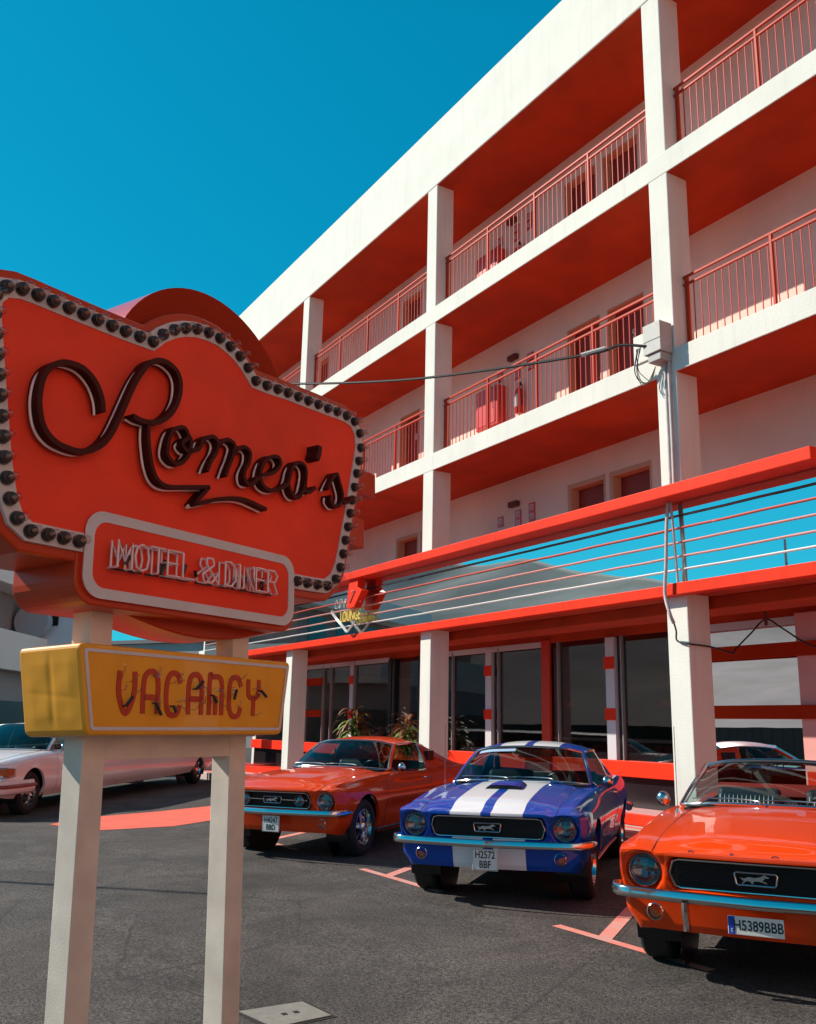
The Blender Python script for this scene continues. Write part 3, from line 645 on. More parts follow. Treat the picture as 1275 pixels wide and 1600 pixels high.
# script lettering
S = [[(-.026,1.032),(-.035,1.084),(-.06,1.135),(-.097,1.174),(-.149,1.2),(-.206,1.202),(-.26,1.19),(-.311,1.154),(-.344,1.105),(-.357,1.045),(-.359,.983),(-.35,.932),(-.335,.889),(-.305,.85),(-.257,.822),(-.195,.812),(-.131,.815),(-.069,.841),(-.014,.884),(.032,.951),(.069,1.035),(.106,1.128),(.145,1.224),(.186,1.3),(.229,1.358),(.285,1.393),(.344,1.402),(.4,1.385),(.428,1.354),(.438,1.313),(.434,1.255),(.412,1.192),(.371,1.132),(.315,1.086),(.259,1.064),(.203,1.056),(.148,1.062)],
[(.247,1.06),(.247,.998),(.259,.926),(.279,.855),(.316,.796),(.385,.774),(.523,.802),(.669,.835)], [(.669,.835),(.609,.769),(.569,.722)], [(.569,.722),(.652,.752),(.738,.786),(.919,.825),(1.115,.809)],
[(.518,1.057),(.485,1.096),(.444,1.092),(.396,1.055),(.372,.97),(.385,.92),(.446,.901),(.504,.95),(.527,1.012),(.518,1.057),(.469,1.015),(.512,.984),(.584,1.018),(.61,1.069),(.677,1.109),(.72,1.09),(.711,1.035),(.673,.973),(.647,.915)],
[(.721,1.064),(.755,1.104),(.797,1.124),(.847,1.106),(.832,1.039),(.806,.98),(.783,.921)],
[(.844,1.056),(.879,1.097),(.923,1.117),(.969,1.102),(.965,1.046),(.929,.974),(.944,.923),(.995,.926),(1.046,.974),(1.072,.994),(1.166,1.03),(1.227,1.092),(1.211,1.131),(1.149,1.12),(1.083,1.066),(1.059,.986),(1.087,.937),(1.156,.925),(1.238,.957),(1.3,1.005),(1.334,1.099),(1.392,1.148),(1.452,1.138),(1.465,1.092),(1.454,1.04),(1.433,.977),(1.382,.932),(1.331,.949),(1.304,.996)],
[(1.461,1.081),(1.458,1.021),(1.463,.988),(1.501,.992),(1.554,1.033)],
[(1.673,1.05),(1.721,1.122),(1.77,1.169),(1.795,1.129),(1.83,1.053),(1.813,.988),(1.755,.956),(1.706,.981),(1.706,1.016)],
[(1.818,1.02),(1.872,1.006),(1.95,1.059)]]
def fin(mb, path, w, y0, y1):
    p = [Vector((a.x, a.z)) for a in path]; n = len(p); rows = []
    for i in range(n):
        t = (p[min(i + 1, n - 1)] - p[max(i - 1, 0)]).normalized(); nn = Vector((-t.y, t.x)) * w
        A = p[i] + nn; B = p[i] - nn
        rows.append([(A.x, y0, A.y), (A.x, y1, A.y), (B.x, y1, B.y), (B.x, y0, B.y)])
    mb.grid(rows, close=True); mb.ngon(rows[0]); mb.ngon(rows[-1][::-1])
chan = MB(); tub = MB()
for s_i, st in enumerate(S):
    path = cr([(x, 0, z) for x, z in st], 5)
    fin(chan, [Vector((p.x + .006, 0, p.z + .002)) for p in path], .010 if s_i else .013, -.0125, -.082)
    tub.tube([(p.x - .012, -.040, p.z - .013) for p in path], .0066, 6)
fin(chan, cr([(1.575, 0, 1.295), (1.57, 0, 1.25), (1.55, 0, 1.205)], 4), .018, -.0125, -.10)
SB(chan, 'script_lettering', LETT, smooth=True)
SB(tub, 'script_neon_tube', NEON, smooth=True)
# line lettering made of strokes on a 1 x 1 cell
G = {'M': [[(0, 0), (0, 1), (.5, .25), (1, 1), (1, 0)]], 'O': [[(.5, 0), (.12, .12), (0, .5), (.12, .88), (.5, 1), (.88, .88), (1, .5), (.88, .12), (.5, 0)]], 'T': [[(0, 1), (1, 1)], [(.5, 1), (.5, 0)]],
     'E': [[(1, 1), (0, 1), (0, 0), (1, 0)], [(0, .5), (.8, .5)]], 'L': [[(0, 1), (0, 0), (1, 0)]], '&': [[(1, 0), (.25, .75), (.3, 1), (.65, 1), (.7, .75), (.05, .3), (.15, 0), (.6, 0), (1, .45)]],
     'D': [[(0, 0), (0, 1), (.6, 1), (1, .75), (1, .25), (.6, 0), (0, 0)]], 'I': [[(.5, 0), (.5, 1)]], 'N': [[(0, 0), (0, 1), (1, 0), (1, 1)]], 'R': [[(0, 0), (0, 1), (.7, 1), (1, .8), (.75, .5), (0, .5)], [(.6, .5), (1, 0)]]}
b = MB(); k_ = MB(); rnd = random.Random(11)
x = .105
for chs, wd, gap in (('MOTEL', .082, .018), ('&', .12, .02), ('DINER', .078, .018)):
    for c in chs:
        w = wd * (.35 if c == 'I' else 1)
        zb = .338 + .012 * (x - .1)
        for st in G[c]:
            for y, dx in ((-.045, 0), (-.085, .004)):
                pts = [(x + dx + u * w, y, zb + v * .122) for u, v in st]
                pts2 = []
                for a, c2 in zip(pts, pts[1:]): pts2 += [Vector(a).lerp(Vector(c2), t) for t in (0, .5)]
                b.tube(pts2 + [pts[-1]], .0058, 6)
            for u, v in (st[0], st[-1]): b.tube([(x + u * w, -.024, zb + v * .122), (x + u * w, -.085, zb + v * .122)], .005, 5)
        if rnd.random() < .75:
            u = rnd.choice((0, .5, 1)); k_.tube([(x + u * w, -.05, zb + rnd.uniform(0, .03)), (x + u * w + rnd.uniform(-.02, .02), -.06, zb + rnd.uniform(.05, .09))], .009, 6)
        k_.tube([(x, -.045, zb - .004), (x + w, -.045, zb - .003)], .005, 5)
        x += w + gap
    x += .028
SB(b, 'neon_words', NEON, smooth=True); SB(k_, 'blacked_out_tube', BLACK, smooth=True)
# vacancy box
W_, H_, IN, DP = 1.4486, .395, .0704, .4188
def rpoly(pts, r, n=5):
    out = []; N = len(pts)
    for i in range(N):
        a = Vector(pts[i - 1]); p = Vector(pts[i]); c = Vector(pts[(i + 1) % N]); p1 = p + (a - p).normalized() * r; p2 = p + (c - p).normalized() * r
        for k in range(n + 1):
            t = k / n; out.append(p1 * (1 - t) ** 2 + p * 2 * t * (1 - t) + p2 * t * t)
    return out
trap = [(0, 0), (W_, 0), (W_ - IN, -H_), (IN, -H_)]
b = MB(); b.prism(P3(rpoly(trap, .035), 0), (0, DP, 0)); SB(b, 'vacancy_box', YEL, bevel=.014, seg=3)
def inset(pts, d):
    n = len(pts); out = []
    for i in range(n):
        a = Vector(pts[i - 1]); p = Vector(pts[i]); c = Vector(pts[(i + 1) % n]); t1 = (p - a).normalized(); t2 = (c - p).normalized()
        n1 = Vector((t1.y, -t1.x)); n2 = Vector((t2.y, -t2.x)); nn = (n1 + n2); nn = nn / (nn.length_squared / 2); out.append(p + nn * d)
    return out
t1 = rpoly(inset(trap, .022), .02); t2 = rpoly(inset(trap, .037), .012); n = len(t1)
b = MB(); b.add(P3(t1, -.004) + P3(t2, -.004), [(i, (i + 1) % n, n + (i + 1) % n, n + i) for i in range(n)]); b.add(P3(t1, -.004) + P3(t1, .001), [(i, (i + 1) % n, n + (i + 1) % n, n + i) for i in range(n)])
vb = SB(b, 'vacancy_border', BORD)
G2 = {'V': [[(0, 1), (0, .45), (.5, 0), (1, .45), (1, 1)]], 'A': [[(0, 0), (0, .75), (.25, 1), (.75, 1), (1, .75), (1, 0)], [(0, .4), (1, .4)]], 'C': [[(1, .78), (.75, 1), (.25, 1), (0, .75), (0, .25), (.25, 0), (.75, 0), (1, .22)]],
      'N': [[(0, 0), (0, 1), (.2, 1), (.75, 1), (1, .8), (1, 0)], [(.5, 0), (.5, .5)]], 'Y': [[(0, 1), (.05, .55), (.45, .45), (.45, 0)], [(.95, 1), (.9, .6), (.45, .45)]]}
LR = mat('letter_red_paint', (0.50, 0.045, 0.012), .6)
b = MB(); nb = MB(); kb = MB()
x = .232; rnd = random.Random(3)
for c in 'VACANCY':
    w = .088
    for st in G2[c]:
        path = cr([(x + u * w, 0, -.298 + v * .188) for u, v in st], 4) if len(st) > 2 else [Vector((x + u * w, 0, -.298 + v * .188)) for u, v in st]
        pp = []
        for a, c2 in zip(path, path[1:]): pp += [a.lerp(c2, t) for t in (0, .34, .67)]
        pp.append(path[-1]); fin(b, pp, .0135, .001, -.0045)
    for k in range(4):
        a = Vector((x + rnd.uniform(-.01, w), -.03, -.30 + rnd.uniform(0, .19))); L = Vector((rnd.uniform(-.03, .05), rnd.uniform(-.03, .01), rnd.uniform(-.06, .06)))
        nb = MB(); nb.tube(cr([a, a + L * .5 + Vector((rnd.uniform(-.01, .01), -.01, .01)), a + L], 4), .0042, 6); nb.tube([a, a + Vector((0, .03, 0))], .003, 5); SB(nb, 'broken_neon_tube', GLLAMP, smooth=True)
    a = Vector((x + rnd.uniform(0, w), -.025, -.27 + rnd.uniform(0, .12))); L = Vector((rnd.uniform(-.035, .035), -.012, rnd.uniform(.03, .055) * rnd.choice((-1, 1))))
    kb = MB(); kb.tube([a, a + L], .008, 7); kb.tube([a, a + Vector((0, .024, 0))], .004, 5); SB(kb, 'tube_remnant', BLACK, smooth=True)
    x += .144
SB(b, 'vacancy_lettering', LR)
b = MB()
b.tube([(z * -.178 + .0035, .205 + dy, z) for z, dy in ((-.07, .001), (-.12, -.002), (-.20, .003), (-.215, .006), (-.26, -.002), (-.35, .001))], .0028, 5)
SB(b, 'seam', mat('seam_brown', (.20, .07, .01), .7))
from mathutils import noise as mnoise
b = MB(); rows = []
for i in range(41):
    z = -.025 - (H_ - .05) * i / 40; row = []
    for j in range(41):
        y = .02 + (DP - .04) * j / 40
        e = min(1, 6 * min(i / 40, 1 - i / 40)) * min(1, 6 * min(j / 40, 1 - j / 40))
        crease = -.0030 * math.exp(-((y - .205) / .018) ** 2) - .0012 * math.exp(-((z + .22 - .1 * (y - .2)) / .012) ** 2)
        d = e * (crease + .0025 * mnoise.noise(Vector((y * 9, z * 9, 3.1))) + .004)
        row.append((-z * .178 - .0008 - d, y, z))
    rows.append(row)
b.grid(rows, flip=True); SB(b, 'dented_end_panel', YEL, smooth=True, angle=0)
# posts and cross beam
for px in (.170, 1.125):
    b = MB(); b.box(px, px + .1266, .14, .2666, -1.97, .19); SB(b, 'post', POSTM, bevel=.003)
b = MB(); b.box(.170 + .1266, 1.125, .1415, .265, -.503, -.40); SB(b, 'crossbeam', POSTM, bevel=.003)
b = MB(); b.box(.12, 1.30, .12, .30, -.402, -.392); SB(b, 'base_plate', POSTM)
# manhole cover beside the right post
def gpt(x, y, dz=0): return (x, y, gz(y) + dz)
t = thing('utility_cover', 'square grey metal utility cover set in the asphalt beside the right sign post', 'cover', (-5.0, 2.32, gz(2.3)))
q = MB(); q.prism([gpt(-5.14, 2.10, .004), gpt(-5.13, 2.47, .004), gpt(-4.83, 2.50, .004), gpt(-4.80, 2.16, .004)], (0, 0, .004)); q.build('cover_plate', mat('cover_grey', (.27, .25, .22), .6, noise=.2, nscale=14, bump=.002), t)
q = MB(); q.ngon([gpt(-5.165, 2.075, .003), gpt(-5.155, 2.495, .003), gpt(-4.805, 2.525, .003), gpt(-4.775, 2.135, .003)]); q.build('cover_frame', mat('cover_gap', (.02, .018, .016), .9), t)
for dy in (-.035, .035):
    q = MB(); q.prism([gpt(-4.99, 2.31 + dy, .0082), gpt(-4.95, 2.31 + dy, .0082), gpt(-4.95, 2.34 + dy, .0082), gpt(-4.99, 2.34 + dy, .0082)], (0, 0, .001)); q.build('lifting_slot', BLACK, t)
# ================================================================== CARS
def paint(name, col, stripes=False, flake=0.0):
    mt = mat(name, col, 0.36, coat=.8, spec=.05)
    if stripes and not mt.get('st'):
        mt['st'] = 1; n = mt.node_tree.nodes; l = mt.node_tree.links; b = n['Principled BSDF']
        tc = n.new('ShaderNodeTexCoord'); sp = n.new('ShaderNodeSeparateXYZ'); l.new(tc.outputs['Object'], sp.inputs[0])
        ab = n.new('ShaderNodeMath'); ab.operation = 'ABSOLUTE'; l.new(sp.outputs['Y'], ab.inputs[0])
        g1 = n.new('ShaderNodeMath'); g1.operation = 'GREATER_THAN'; g1.inputs[1].default_value = .045; l.new(ab.outputs[0], g1.inputs[0])
        g2 = n.new('ShaderNodeMath'); g2.operation = 'LESS_THAN'; g2.inputs[1].default_value = .322; l.new(ab.outputs[0], g2.inputs[0])
        m1 = n.new('ShaderNodeMath'); m1.operation = 'MULTIPLY'; l.new(g1.outputs[0], m1.inputs[0]); l.new(g2.outputs[0], m1.inputs[1])
        mx = n.new('ShaderNodeMix'); mx.data_type = 'RGBA'; mx.inputs[6].default_value = (*col, 1); mx.inputs[7].default_value = (.80, .80, .84, 1)
        l.new(m1.outputs[0], mx.inputs[0]); l.new(mx.outputs[2], b.inputs['Base Color'])
    return mt
SEATB = mat('seat_black', (0.03, 0.03, 0.035), .45); SEATW = mat('seat_white', (.55, .55, .53), .5)
LENS = mat('headlamp_lens', (0.16, 0.17, 0.19), 0.10, metal=.8, coat=1.0)
AMBER = mat('amber_lens', (.45, .10, .02), .15, coat=1.0); PLATE = mat('plate_white', (.72, .72, .68), .45); PLTXT = mat('plate_text', (.01, .01, .01), .5)
TRIMB = mat('trim_black', (0.010, 0.010, 0.012), 0.30)
DEF = dict(fo=.78, wb=2.743, ro=1.08, track=.715, rw=.318, hs=1.0, kind='pony')

class Car:
    def __init__(s, name, label, cat, x, y, h, pm, style, **kw):
        s.p = dict(DEF); s.p.update(kw); p = s.p
        n = Vector((0, -.015, 1)).normalized(); F = Vector((math.cos(h), math.sin(h), 0)); F = (F - n * F.dot(n)).normalized(); L = n.cross(F)
        M = Matrix(((F.x, L.x, n.x, x), (F.y, L.y, n.y, y), (F.z, L.z, n.z, gz(y)), (0, 0, 0, 1)))
        s.root = thing(name, label, cat, matrix=M, group=kw.get('group')); s.pm = pm; s.style = style
        fo, wb, ro = p['fo'], p['wb'], p['ro']; s.f0 = fo; s.b0 = -wb - ro
        # longitudinal tables (u ascending)
        U = lambda a: a
        b0 = s.b0; rx = -wb
        s.crest = [(b0, .86), (rx - .6, .895), (rx + .1, .905), (rx + .8, .885), (-1.6, .885), (-.8, .90), (-.2, .885), (.35, .845), (.60, .815), (fo, .775)]
        s.cent = [(b0, .865), (rx - .6, .915), (rx, .935), (-2.0, .93), (-.65, .945), (-.2, .925), (.3, .875), (.6, .828), (fo, .775)]
        s.crw = [(b0, .70), (rx - .4, .745), (rx + .6, .775), (-1.2, .785), (-.6, .775), (0, .755), (.5, .735), (fo, .70)]
        s.wid = [(b0, .76), (b0 + .3, .825), (rx, .865), (-1.5, .850), (-.4, .862), (.2, .866), (.5, .858), (.66, .835), (fo, .80)]
        s.rock = [(b0, .42), (rx - .6, .34), (rx - .3, .24), (-.3, .22), (.4, .27), (fo, .30)]
        if p['kind'] == 'limo':
            s.crest = [(b0, .95), (rx, .98), (-1.2, .97), (-.6, .965), (0, .93), (.6, .87), (fo, .83)]
            s.cent = [(b0, .97), (rx, 1.0), (-1.2, 1.0), (-.7, 1.0), (0, .965), (.6, .90), (fo, .85)]
            s.crw = [(b0, .84), (rx, .88), (-.8, .88), (0, .87), (.6, .85), (fo, .82)]
            s.wid = [(b0, .93), (b0 + .3, .97), (rx, .99), (0, .99), (.5, .98), (.8, .96), (fo, .93)]
            s.rock = [(b0, .42), (rx - .4, .30), (-.4, .26), (.5, .28), (fo, .34)]
        s.build()
    def B(s, mb, name, mats, parent=None, **kw):
        return mb.build(name, mats, parent or s.root, world=False, **kw)
    # body side half width at height z
    def wside(s, u, z):
        zc = sinterp(u, s.crest); cw = sinterp(u, s.crw); W = sinterp(u, s.wid)
        zr = sinterp(u, s.rock)
        if s.p['kind'] == 'limo':
            tab = [(zr - .02, W - .10), (zr + .10, W - .03), (.42, W - .01), (.60, W), (.75, W - .005), (zc - .06, W - .03), (zc - .015, cw + .03), (zc, cw)]
        else:
            sc = .016 * max(0, min(1, (-u - .45) / .3)) * max(0, min(1, (u + s.p['wb'] - .35) / .5))
            tab = [(zr - .02, W - .125), (zr + .06, W - .075), (.40, W - .035 - sc), (.50, W - .022 - sc * 1.2), (.60, W - .002), (.68, W), (.78, W - .020), (zc - .035, cw + .045), (zc - .010, cw + .022), (zc, cw)]
        tab = [(tab[0])] + [t for i, t in enumerate(tab[1:]) if t[0] > tab[i][0] + .002]
        return sinterp(z, tab)
    def ztop(s, u, w):
        zc = sinterp(u, s.crest); cw = sinterp(u, s.crw); ct = sinterp(u, s.cent); a = min(1, abs(w) / cw)
        hood = max(0.0, min(1.0, (u + .75) / .25)) if u > -1.2 else 0.0
        if s.p['kind'] == 'limo': return ct + (zc - ct) * a ** 3
        # raised hood centre, shallow valley, crested fender
        v = ct + (zc - ct) * (a ** 2)
        valley = -.014 * math.exp(-((a - .80) / .07) ** 2) * (1 if u > -.8 else .4)
        bulge = .014 * (1 / (1 + math.exp((a - .50) / .03))) * hood * max(0, min(1, (.72 - u) / .15))
        return v + valley + bulge
    def unose(s, w):   # plan line of the front edge relative to fo
        a = abs(w)
        if s.p['kind'] == 'limo': return -.05 * (a / .9) ** 2 - (.0 if a < .85 else (a - .85) * .8)
        return -.03 * (a / .55) ** 2 * (1 if a < .55 else (.55 / a) ** 0) - max(0, a - .80) * 1.2
    def build(s):
        p = s.p; fo, wb = p['fo'], p['wb']; b0 = s.b0; AR = p['rw'] + (.055 if p['kind'] != 'limo' else .05); zc_w = p['rw'] + .005
        us = []; u = b0
        while u < fo - .0001:
            us.append(u); near = min(abs(abs(u) - AR), abs(abs(u + wb) - AR)); u += .012 if near < .10 else .035
        us.append(fo)
        # side skins
        body = MB(); NT = 26
        endb = .0
        def arch(u):
            z = sinterp(u, s.rock)
            for c in (0, -wb):
                d = AR * AR - (u - c) ** 2
                if d > 0: z = max(z, zc_w + math.sqrt(d) - (.0 if c == 0 else (.03 if s.p['kind'] == 'pony' else .12)))
            return z
        for sg in (1, -1):
            rows = []
            for u in us:
                zb = arch(u); zc = sinterp(u, s.crest)
                fr = max(0, min(1, (u - (fo - .5)) / .5))
                row = []
                wi = s.wside(u, zb) - .04
                row.append((u, sg * wi, zb + .002))
                for k in range(NT + 1):
                    t = k / NT; z = zb + (zc - zb) * (1 - (1 - t) ** 1.25)
                    w = s.wside(u, z); row.append([u, sg * w, z])
                rows.append(row)
            # shear the front so that it follows the nose line
            for i, row in enumerate(rows):
                u = us[i]; f = max(0, min(1, (u - (fo - .35)) / .35)) ** 2
                for k, q in enumerate(row):
                    q = list(q); q[0] += f * (s.unose(q[1]) + s.uprof(q[2], q[1])); row[k] = tuple(q)
            body.grid(rows, flip=(sg < 0))
            s_front = rows[-1]
        # top skins
        cab0, cab1 = p.get('cab', (-.74, -2.78 if s.style != 'fast' else -3.30))
        def top(u0, u1, wa, wb_):
            uu = [u for u in us if u0 - 1e-6 <= u <= u1 + 1e-6]
            if not uu or uu[0] > u0 + 1e-4: uu = [u0] + uu
            if uu[-1] < u1 - 1e-4: uu.append(u1)
            rows = []
            for u in uu:
                cw = sinterp(u, s.crw); row = []
                N = 36
                for k in range(N + 1):
                    if wa is None: w = -cw + 2 * cw * k / N
                    else: w = wa * (.66 + (cw - .66) * k / N) if p['kind'] != 'limo' else wa * (.80 + (cw - .80) * k / N)
                    z = s.ztop(u, w); f = max(0, min(1, (u - (fo - .35)) / .35)) ** 2
                    row.append((u + f * (s.unose(w) + s.uprof(z, w)), w, z))
                rows.append(row)
            body.grid(rows, flip=(wa is None) or wa > 0)
        top(cab0, fo, None, 0); top(b0, cab1, None, 0); top(cab1, cab0, 1, 0); top(cab1, cab0, -1, 0)
        # nose
        s.nose(body)
        # tail
        rows = []
        for k in range(25):
            t = k / 24; z = sinterp(b0, s.rock) + (sinterp(b0, s.crest) - sinterp(b0, s.rock)) * t; w = s.wside(b0, z)
            rows.append([(b0 - .015 * math.sin(t * 3.14), -w + 2 * w * j / 20, z + (s.ztop(b0, -w + 2 * w * j / 20) - sinterp(b0, s.crest)) * t) for j in range(21)])
        body.grid(rows)
        s.B(body, 'body', s.pm, smooth=True, angle=50)
        # dark underside and wheel wells
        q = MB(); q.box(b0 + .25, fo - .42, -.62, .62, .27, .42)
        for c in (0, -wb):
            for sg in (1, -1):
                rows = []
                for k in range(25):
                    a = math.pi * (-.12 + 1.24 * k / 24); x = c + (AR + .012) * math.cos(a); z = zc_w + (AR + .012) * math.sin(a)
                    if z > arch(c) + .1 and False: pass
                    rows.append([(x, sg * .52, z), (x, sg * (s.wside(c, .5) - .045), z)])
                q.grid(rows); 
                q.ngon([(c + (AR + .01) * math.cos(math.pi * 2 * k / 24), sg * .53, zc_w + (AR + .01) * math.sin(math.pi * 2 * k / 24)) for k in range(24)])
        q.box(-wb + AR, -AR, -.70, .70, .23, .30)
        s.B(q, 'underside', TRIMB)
        s.wheels(); s.gaps()
        if p['kind'] == 'limo': s.limo_front()
        else: s.pony_front()
        s.bumper(); s.greenhouse(); s.interior(); s.plate()
    def uprof(s, z, w):
        """side view profile of the nose face relative to nose line"""
        if s.p['kind'] == 'limo': return interp(z, [(.2, -.06), (.40, .0), (.62, .0), (.70, -.02), (.83, -.04), (.9, -.05)])
        return interp(z, [(.24, -.17), (.34, -.11), (.46, -.085), (.50, -.075), (.58, -.045), (.70, -.01), (.755, .012), (.775, .008), (.80, -.02)])
    def nose(s, body):
        fo = s.p['fo']; NW_, NZ = 150, 60; rows = []
        zb = sinterp(fo, s.rock)
        for i in range(NZ + 1):
            t = i / NZ; row = []
            for j in range(NW_ + 1):
                a = -1 + 2 * j / NW_
                # map to width at this height
                zc = sinterp(fo, s.crest); z0 = zb + (zc - zb) * (1 - (1 - t) ** 1.0)
                W = s.wside(fo, z0); w = a * W
                zt = s.ztop(fo, min(abs(w), sinterp(fo, s.crw) * .999)); z = z0 + (zt - zc) * t
                u = fo + s.unose(w) + s.uprof(z, w)
                u -= s.recess(w, z)
                row.append((u, w, z))
            rows.append(row)
        body.grid(rows, flip=True)
    def recess(s, w, z):
        if s.p['kind'] == 'limo':
            r = 0
            if abs(w) < .42 and .52 < z < .79: r = .03
            if .50 < abs(w) < .90 and .60 < z < .76: r = .02
            return r
        def sm(x, e=.012): return max(0.0, min(1.0, .5 + x / (2 * e)))
        a = abs(w); 
        # hexagonal grille mouth
        hw = .50 - .5 * max(0, abs(z - .650) - .045)
        g = sm(hw - a) * sm(.088 - abs(z - .650), .010)
        r = .15 * g
        # headlamp bucket
        d = math.hypot((a - .665) * 1.0, z - .650); r = max(r, .055 * sm(.112 - d, .02), .14 * sm(.095 - d, .010))
        # three slanted grooves beside the grille
        if g < .01 and .50 < a < .60: r = max(r, .012 * sm(.007 - abs(a - .545 + .15 * (z - .65)), .006) * sm(.09 - abs(z - .65), .02))
        return r
    def wheels(s):
        p = s.p; r = p['rw']
        tw = .100 if p['kind'] != 'limo' else .11
        for c, nm in ((0, 'front'), (-p['wb'], 'rear')):
            for sg in (1, -1):
                o = Vector((c, sg * p['track'], r)); ax = Vector((0, sg, 0))
                q = MB(); q.lathe([(r * .60, -tw), (r * .80, -tw - .012), (r * .95, -tw * .95), (r, -tw * .75), (r, tw * .75), (r * .955, tw * .95), (r * .80, tw + .010), (r * .66, tw * .98), (r * .62, tw * .86)], o, ax, 44)
                # tread grooves
                ty = s.B(q, 'tyre', RUBBER, smooth=True, angle=30)
                q = MB()
                if s.style == 'conv':
                    q.lathe([(r * .63, tw * .9), (r * .60, tw * .7), (r * .45, tw * .35), (r * .3, tw * .55), (.05, tw * .6), (0, tw * .6)], o, ax, 32); mt = TRIMB
                else:
                    q.lathe([(r * .645, tw * .93), (r * .625, tw * .95), (r * .60, tw * .70), (r * .565, tw * .25), (r * .50, tw * .1)], o, ax, 40)
                    q.lathe([(.062, tw * .10), (.066, tw * .75), (.05, tw * .86), (0, tw * .88)], o, ax, 24)
                    ns = 5 if s.style != 'limo' else 16
                    for k in range(ns):
                        a = 2 * math.pi * k / ns + .3; wd = .030 if ns == 5 else .010
                        d = Vector((math.cos(a), 0, math.sin(a))); tt = Vector((-math.sin(a), 0, math.cos(a)))
                        pts = [o + d * .05 + tt * wd * 1.1 + ax * tw * .62, o + d * (r * .60) + tt * wd * .9 + ax * tw * .45, o + d * (r * .60) - tt * wd * .9 + ax * tw * .45, o + d * .05 - tt * wd * 1.1 + ax * tw * .62]
                        q.prism(pts, -ax * .03)
                    mt = CHROME
                rm = s.B(q, 'rim', mt, ty, smooth=True, angle=30)
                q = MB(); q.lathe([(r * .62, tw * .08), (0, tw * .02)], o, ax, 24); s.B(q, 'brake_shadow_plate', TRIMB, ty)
    def line(s, pts, r=.0032, name='panel_gap', mt=None):
        q = MB(); q.tube(pts, r, 5); return q
    def gaps(s):
        p = s.p; fo = p['fo']
        # hood shut lines
        for sg in (1, -1):
            pts = []
            for k in range(30):
                u = -.70 + (fo - .02 + .70) * k / 29; w = .60 if p['kind'] != 'limo' else .74
                z = s.ztop(u, w); f = max(0, min(1, (u - (fo - .35)) / .35)) ** 2
                pts.append((u + f * (s.unose(w) + s.uprof(z, w)), sg * w, z))
            q = MB(); q.tube(pts, .0034, 5); s.B(q, 'panel_gap', TRIMB)
            # door gaps
            for u in (p.get('doors') or (-.55, -1.95)):
                pts = []
                for k in range(16):
                    z = .27 + (.872 - .27) * k / 15 if p['kind'] != 'limo' else .30 + .66 * k / 15
                    uu = u + (.05 * (z - .5) if u < -1 else 0); pts.append((uu, sg * (s.wside(uu, z) - .001), z))
                q = MB(); q.tube(pts, .0034, 5); s.B(q, 'panel_gap', TRIMB)
        for sg in (1, -1):
            d = p.get('doors') or (-.55, -1.95)
            u = d[1] + .16; z = .80; w = s.wside(u, z)
            q = MB(); q.tube([(u - .07, sg * (w + .002), z), (u - .06, sg * (w + .03), z), (u + .06, sg * (w + .03), z), (u + .07, sg * (w + .002), z)], .010, 8)
            s.B(q, 'door_handle', CHROME, smooth=True)
        if s.style == 'coupe' or s.style == 'fast':
            for sg in (1, -1):
                q = MB(); pts = []
                for k in range(20):
                    u = -.32 - 2.0 * k / 19; pts.append((u, sg * (s.wside(u, .262) + .004), .262))
                q.tube(pts, .013, 6); s.B(q, 'rocker_trim', CHROME, smooth=True)
    def pony_front(s):
        fo = s.p['fo']
        # grille mesh plate
        q = MB(); hexo = [(-.50, .65), (-.475, .722), (-.44, .735), (.44, .735), (.475, .722), (.50, .65), (.475, .578), (.44, .565), (-.44, .565), (-.475, .578)]
        q.ngon([(fo - .080 + s.unose(w), w, z) for w, z in hexo]); gr = s.B(q, 'grille', TRIMB)
        q = MB()
        for k in range(13):
            z = .576 + k * .0123; q.tube([(fo - .076 + s.unose(w), w, z) for w in (-.46, -.25, 0, .25, .46)], .0022, 4)
        s.B(q, 'grille_bar', mat('grille_grey', (.035, .035, .04), .4, metal=.5), gr)
        q = MB(); q.tube([(fo - .012 + s.unose(w) + s.uprof(z, w), w, z) for w, z in hexo], .0065, 8, closed=True); s.B(q, 'grille_surround', CHROME, gr, smooth=True)
        q = MB(); q.tube([(fo - .055, w, z) for w, z in ((-.112, .682), (-.120, .672), (-.112, .620), (-.102, .612), (.102, .612), (.112, .620), (.120, .672), (.112, .682))], .005, 6, closed=True)
        s.B(q, 'emblem_frame', STEEL, gr, smooth=True)
        hs = [(-.085, .642), (-.10, .660), (-.075, .655), (-.045, .668), (-.005, .664), (.03, .672), (.055, .688), (.068, .680), (.085, .672), (.080, .664), (.062, .668), (.050, .655), (.040, .645), (.060, .640), (.072, .628), (.064, .626), (.048, .634), (.022, .640), (-.005, .640), (-.02, .630), (-.015, .618), (-.025, .618), (-.035, .634), (-.055, .640), (-.075, .628), (-.085, .616), (-.090, .622), (-.075, .640)]
        q = MB(); q.prism([(fo - .058, w * .88, .648 + (z - .652) * .80) for w, z in hs], (.010, 0, 0)); s.B(q, 'horse_emblem', mat('emblem_metal', (.6, .6, .62), .25, metal=1.0), gr)
        if s.style == 'fast':
            for sg in (1, -1):
                q = MB(); q.box(fo - .07, fo - .055, min(sg * .13, sg * .46), max(sg * .13, sg * .46), .646, .656); s.B(q, 'grille_crossbar', CHROME, gr)
            for sg in (1, -1):
                q = MB(); o = (fo - .10, sg * .36, .651); q.lathe([(.0, .055), (.035, .05), (.055, .03)], o, (1, 0, 0), 24, 1); q.lathe([(.055, .03), (.062, .06), (.068, .05), (.062, 0)], o, (1, 0, 0), 24, 0); s.B(q, 'fog_lamp', [CHROME, LENS], gr, smooth=True)
        else:
            pass
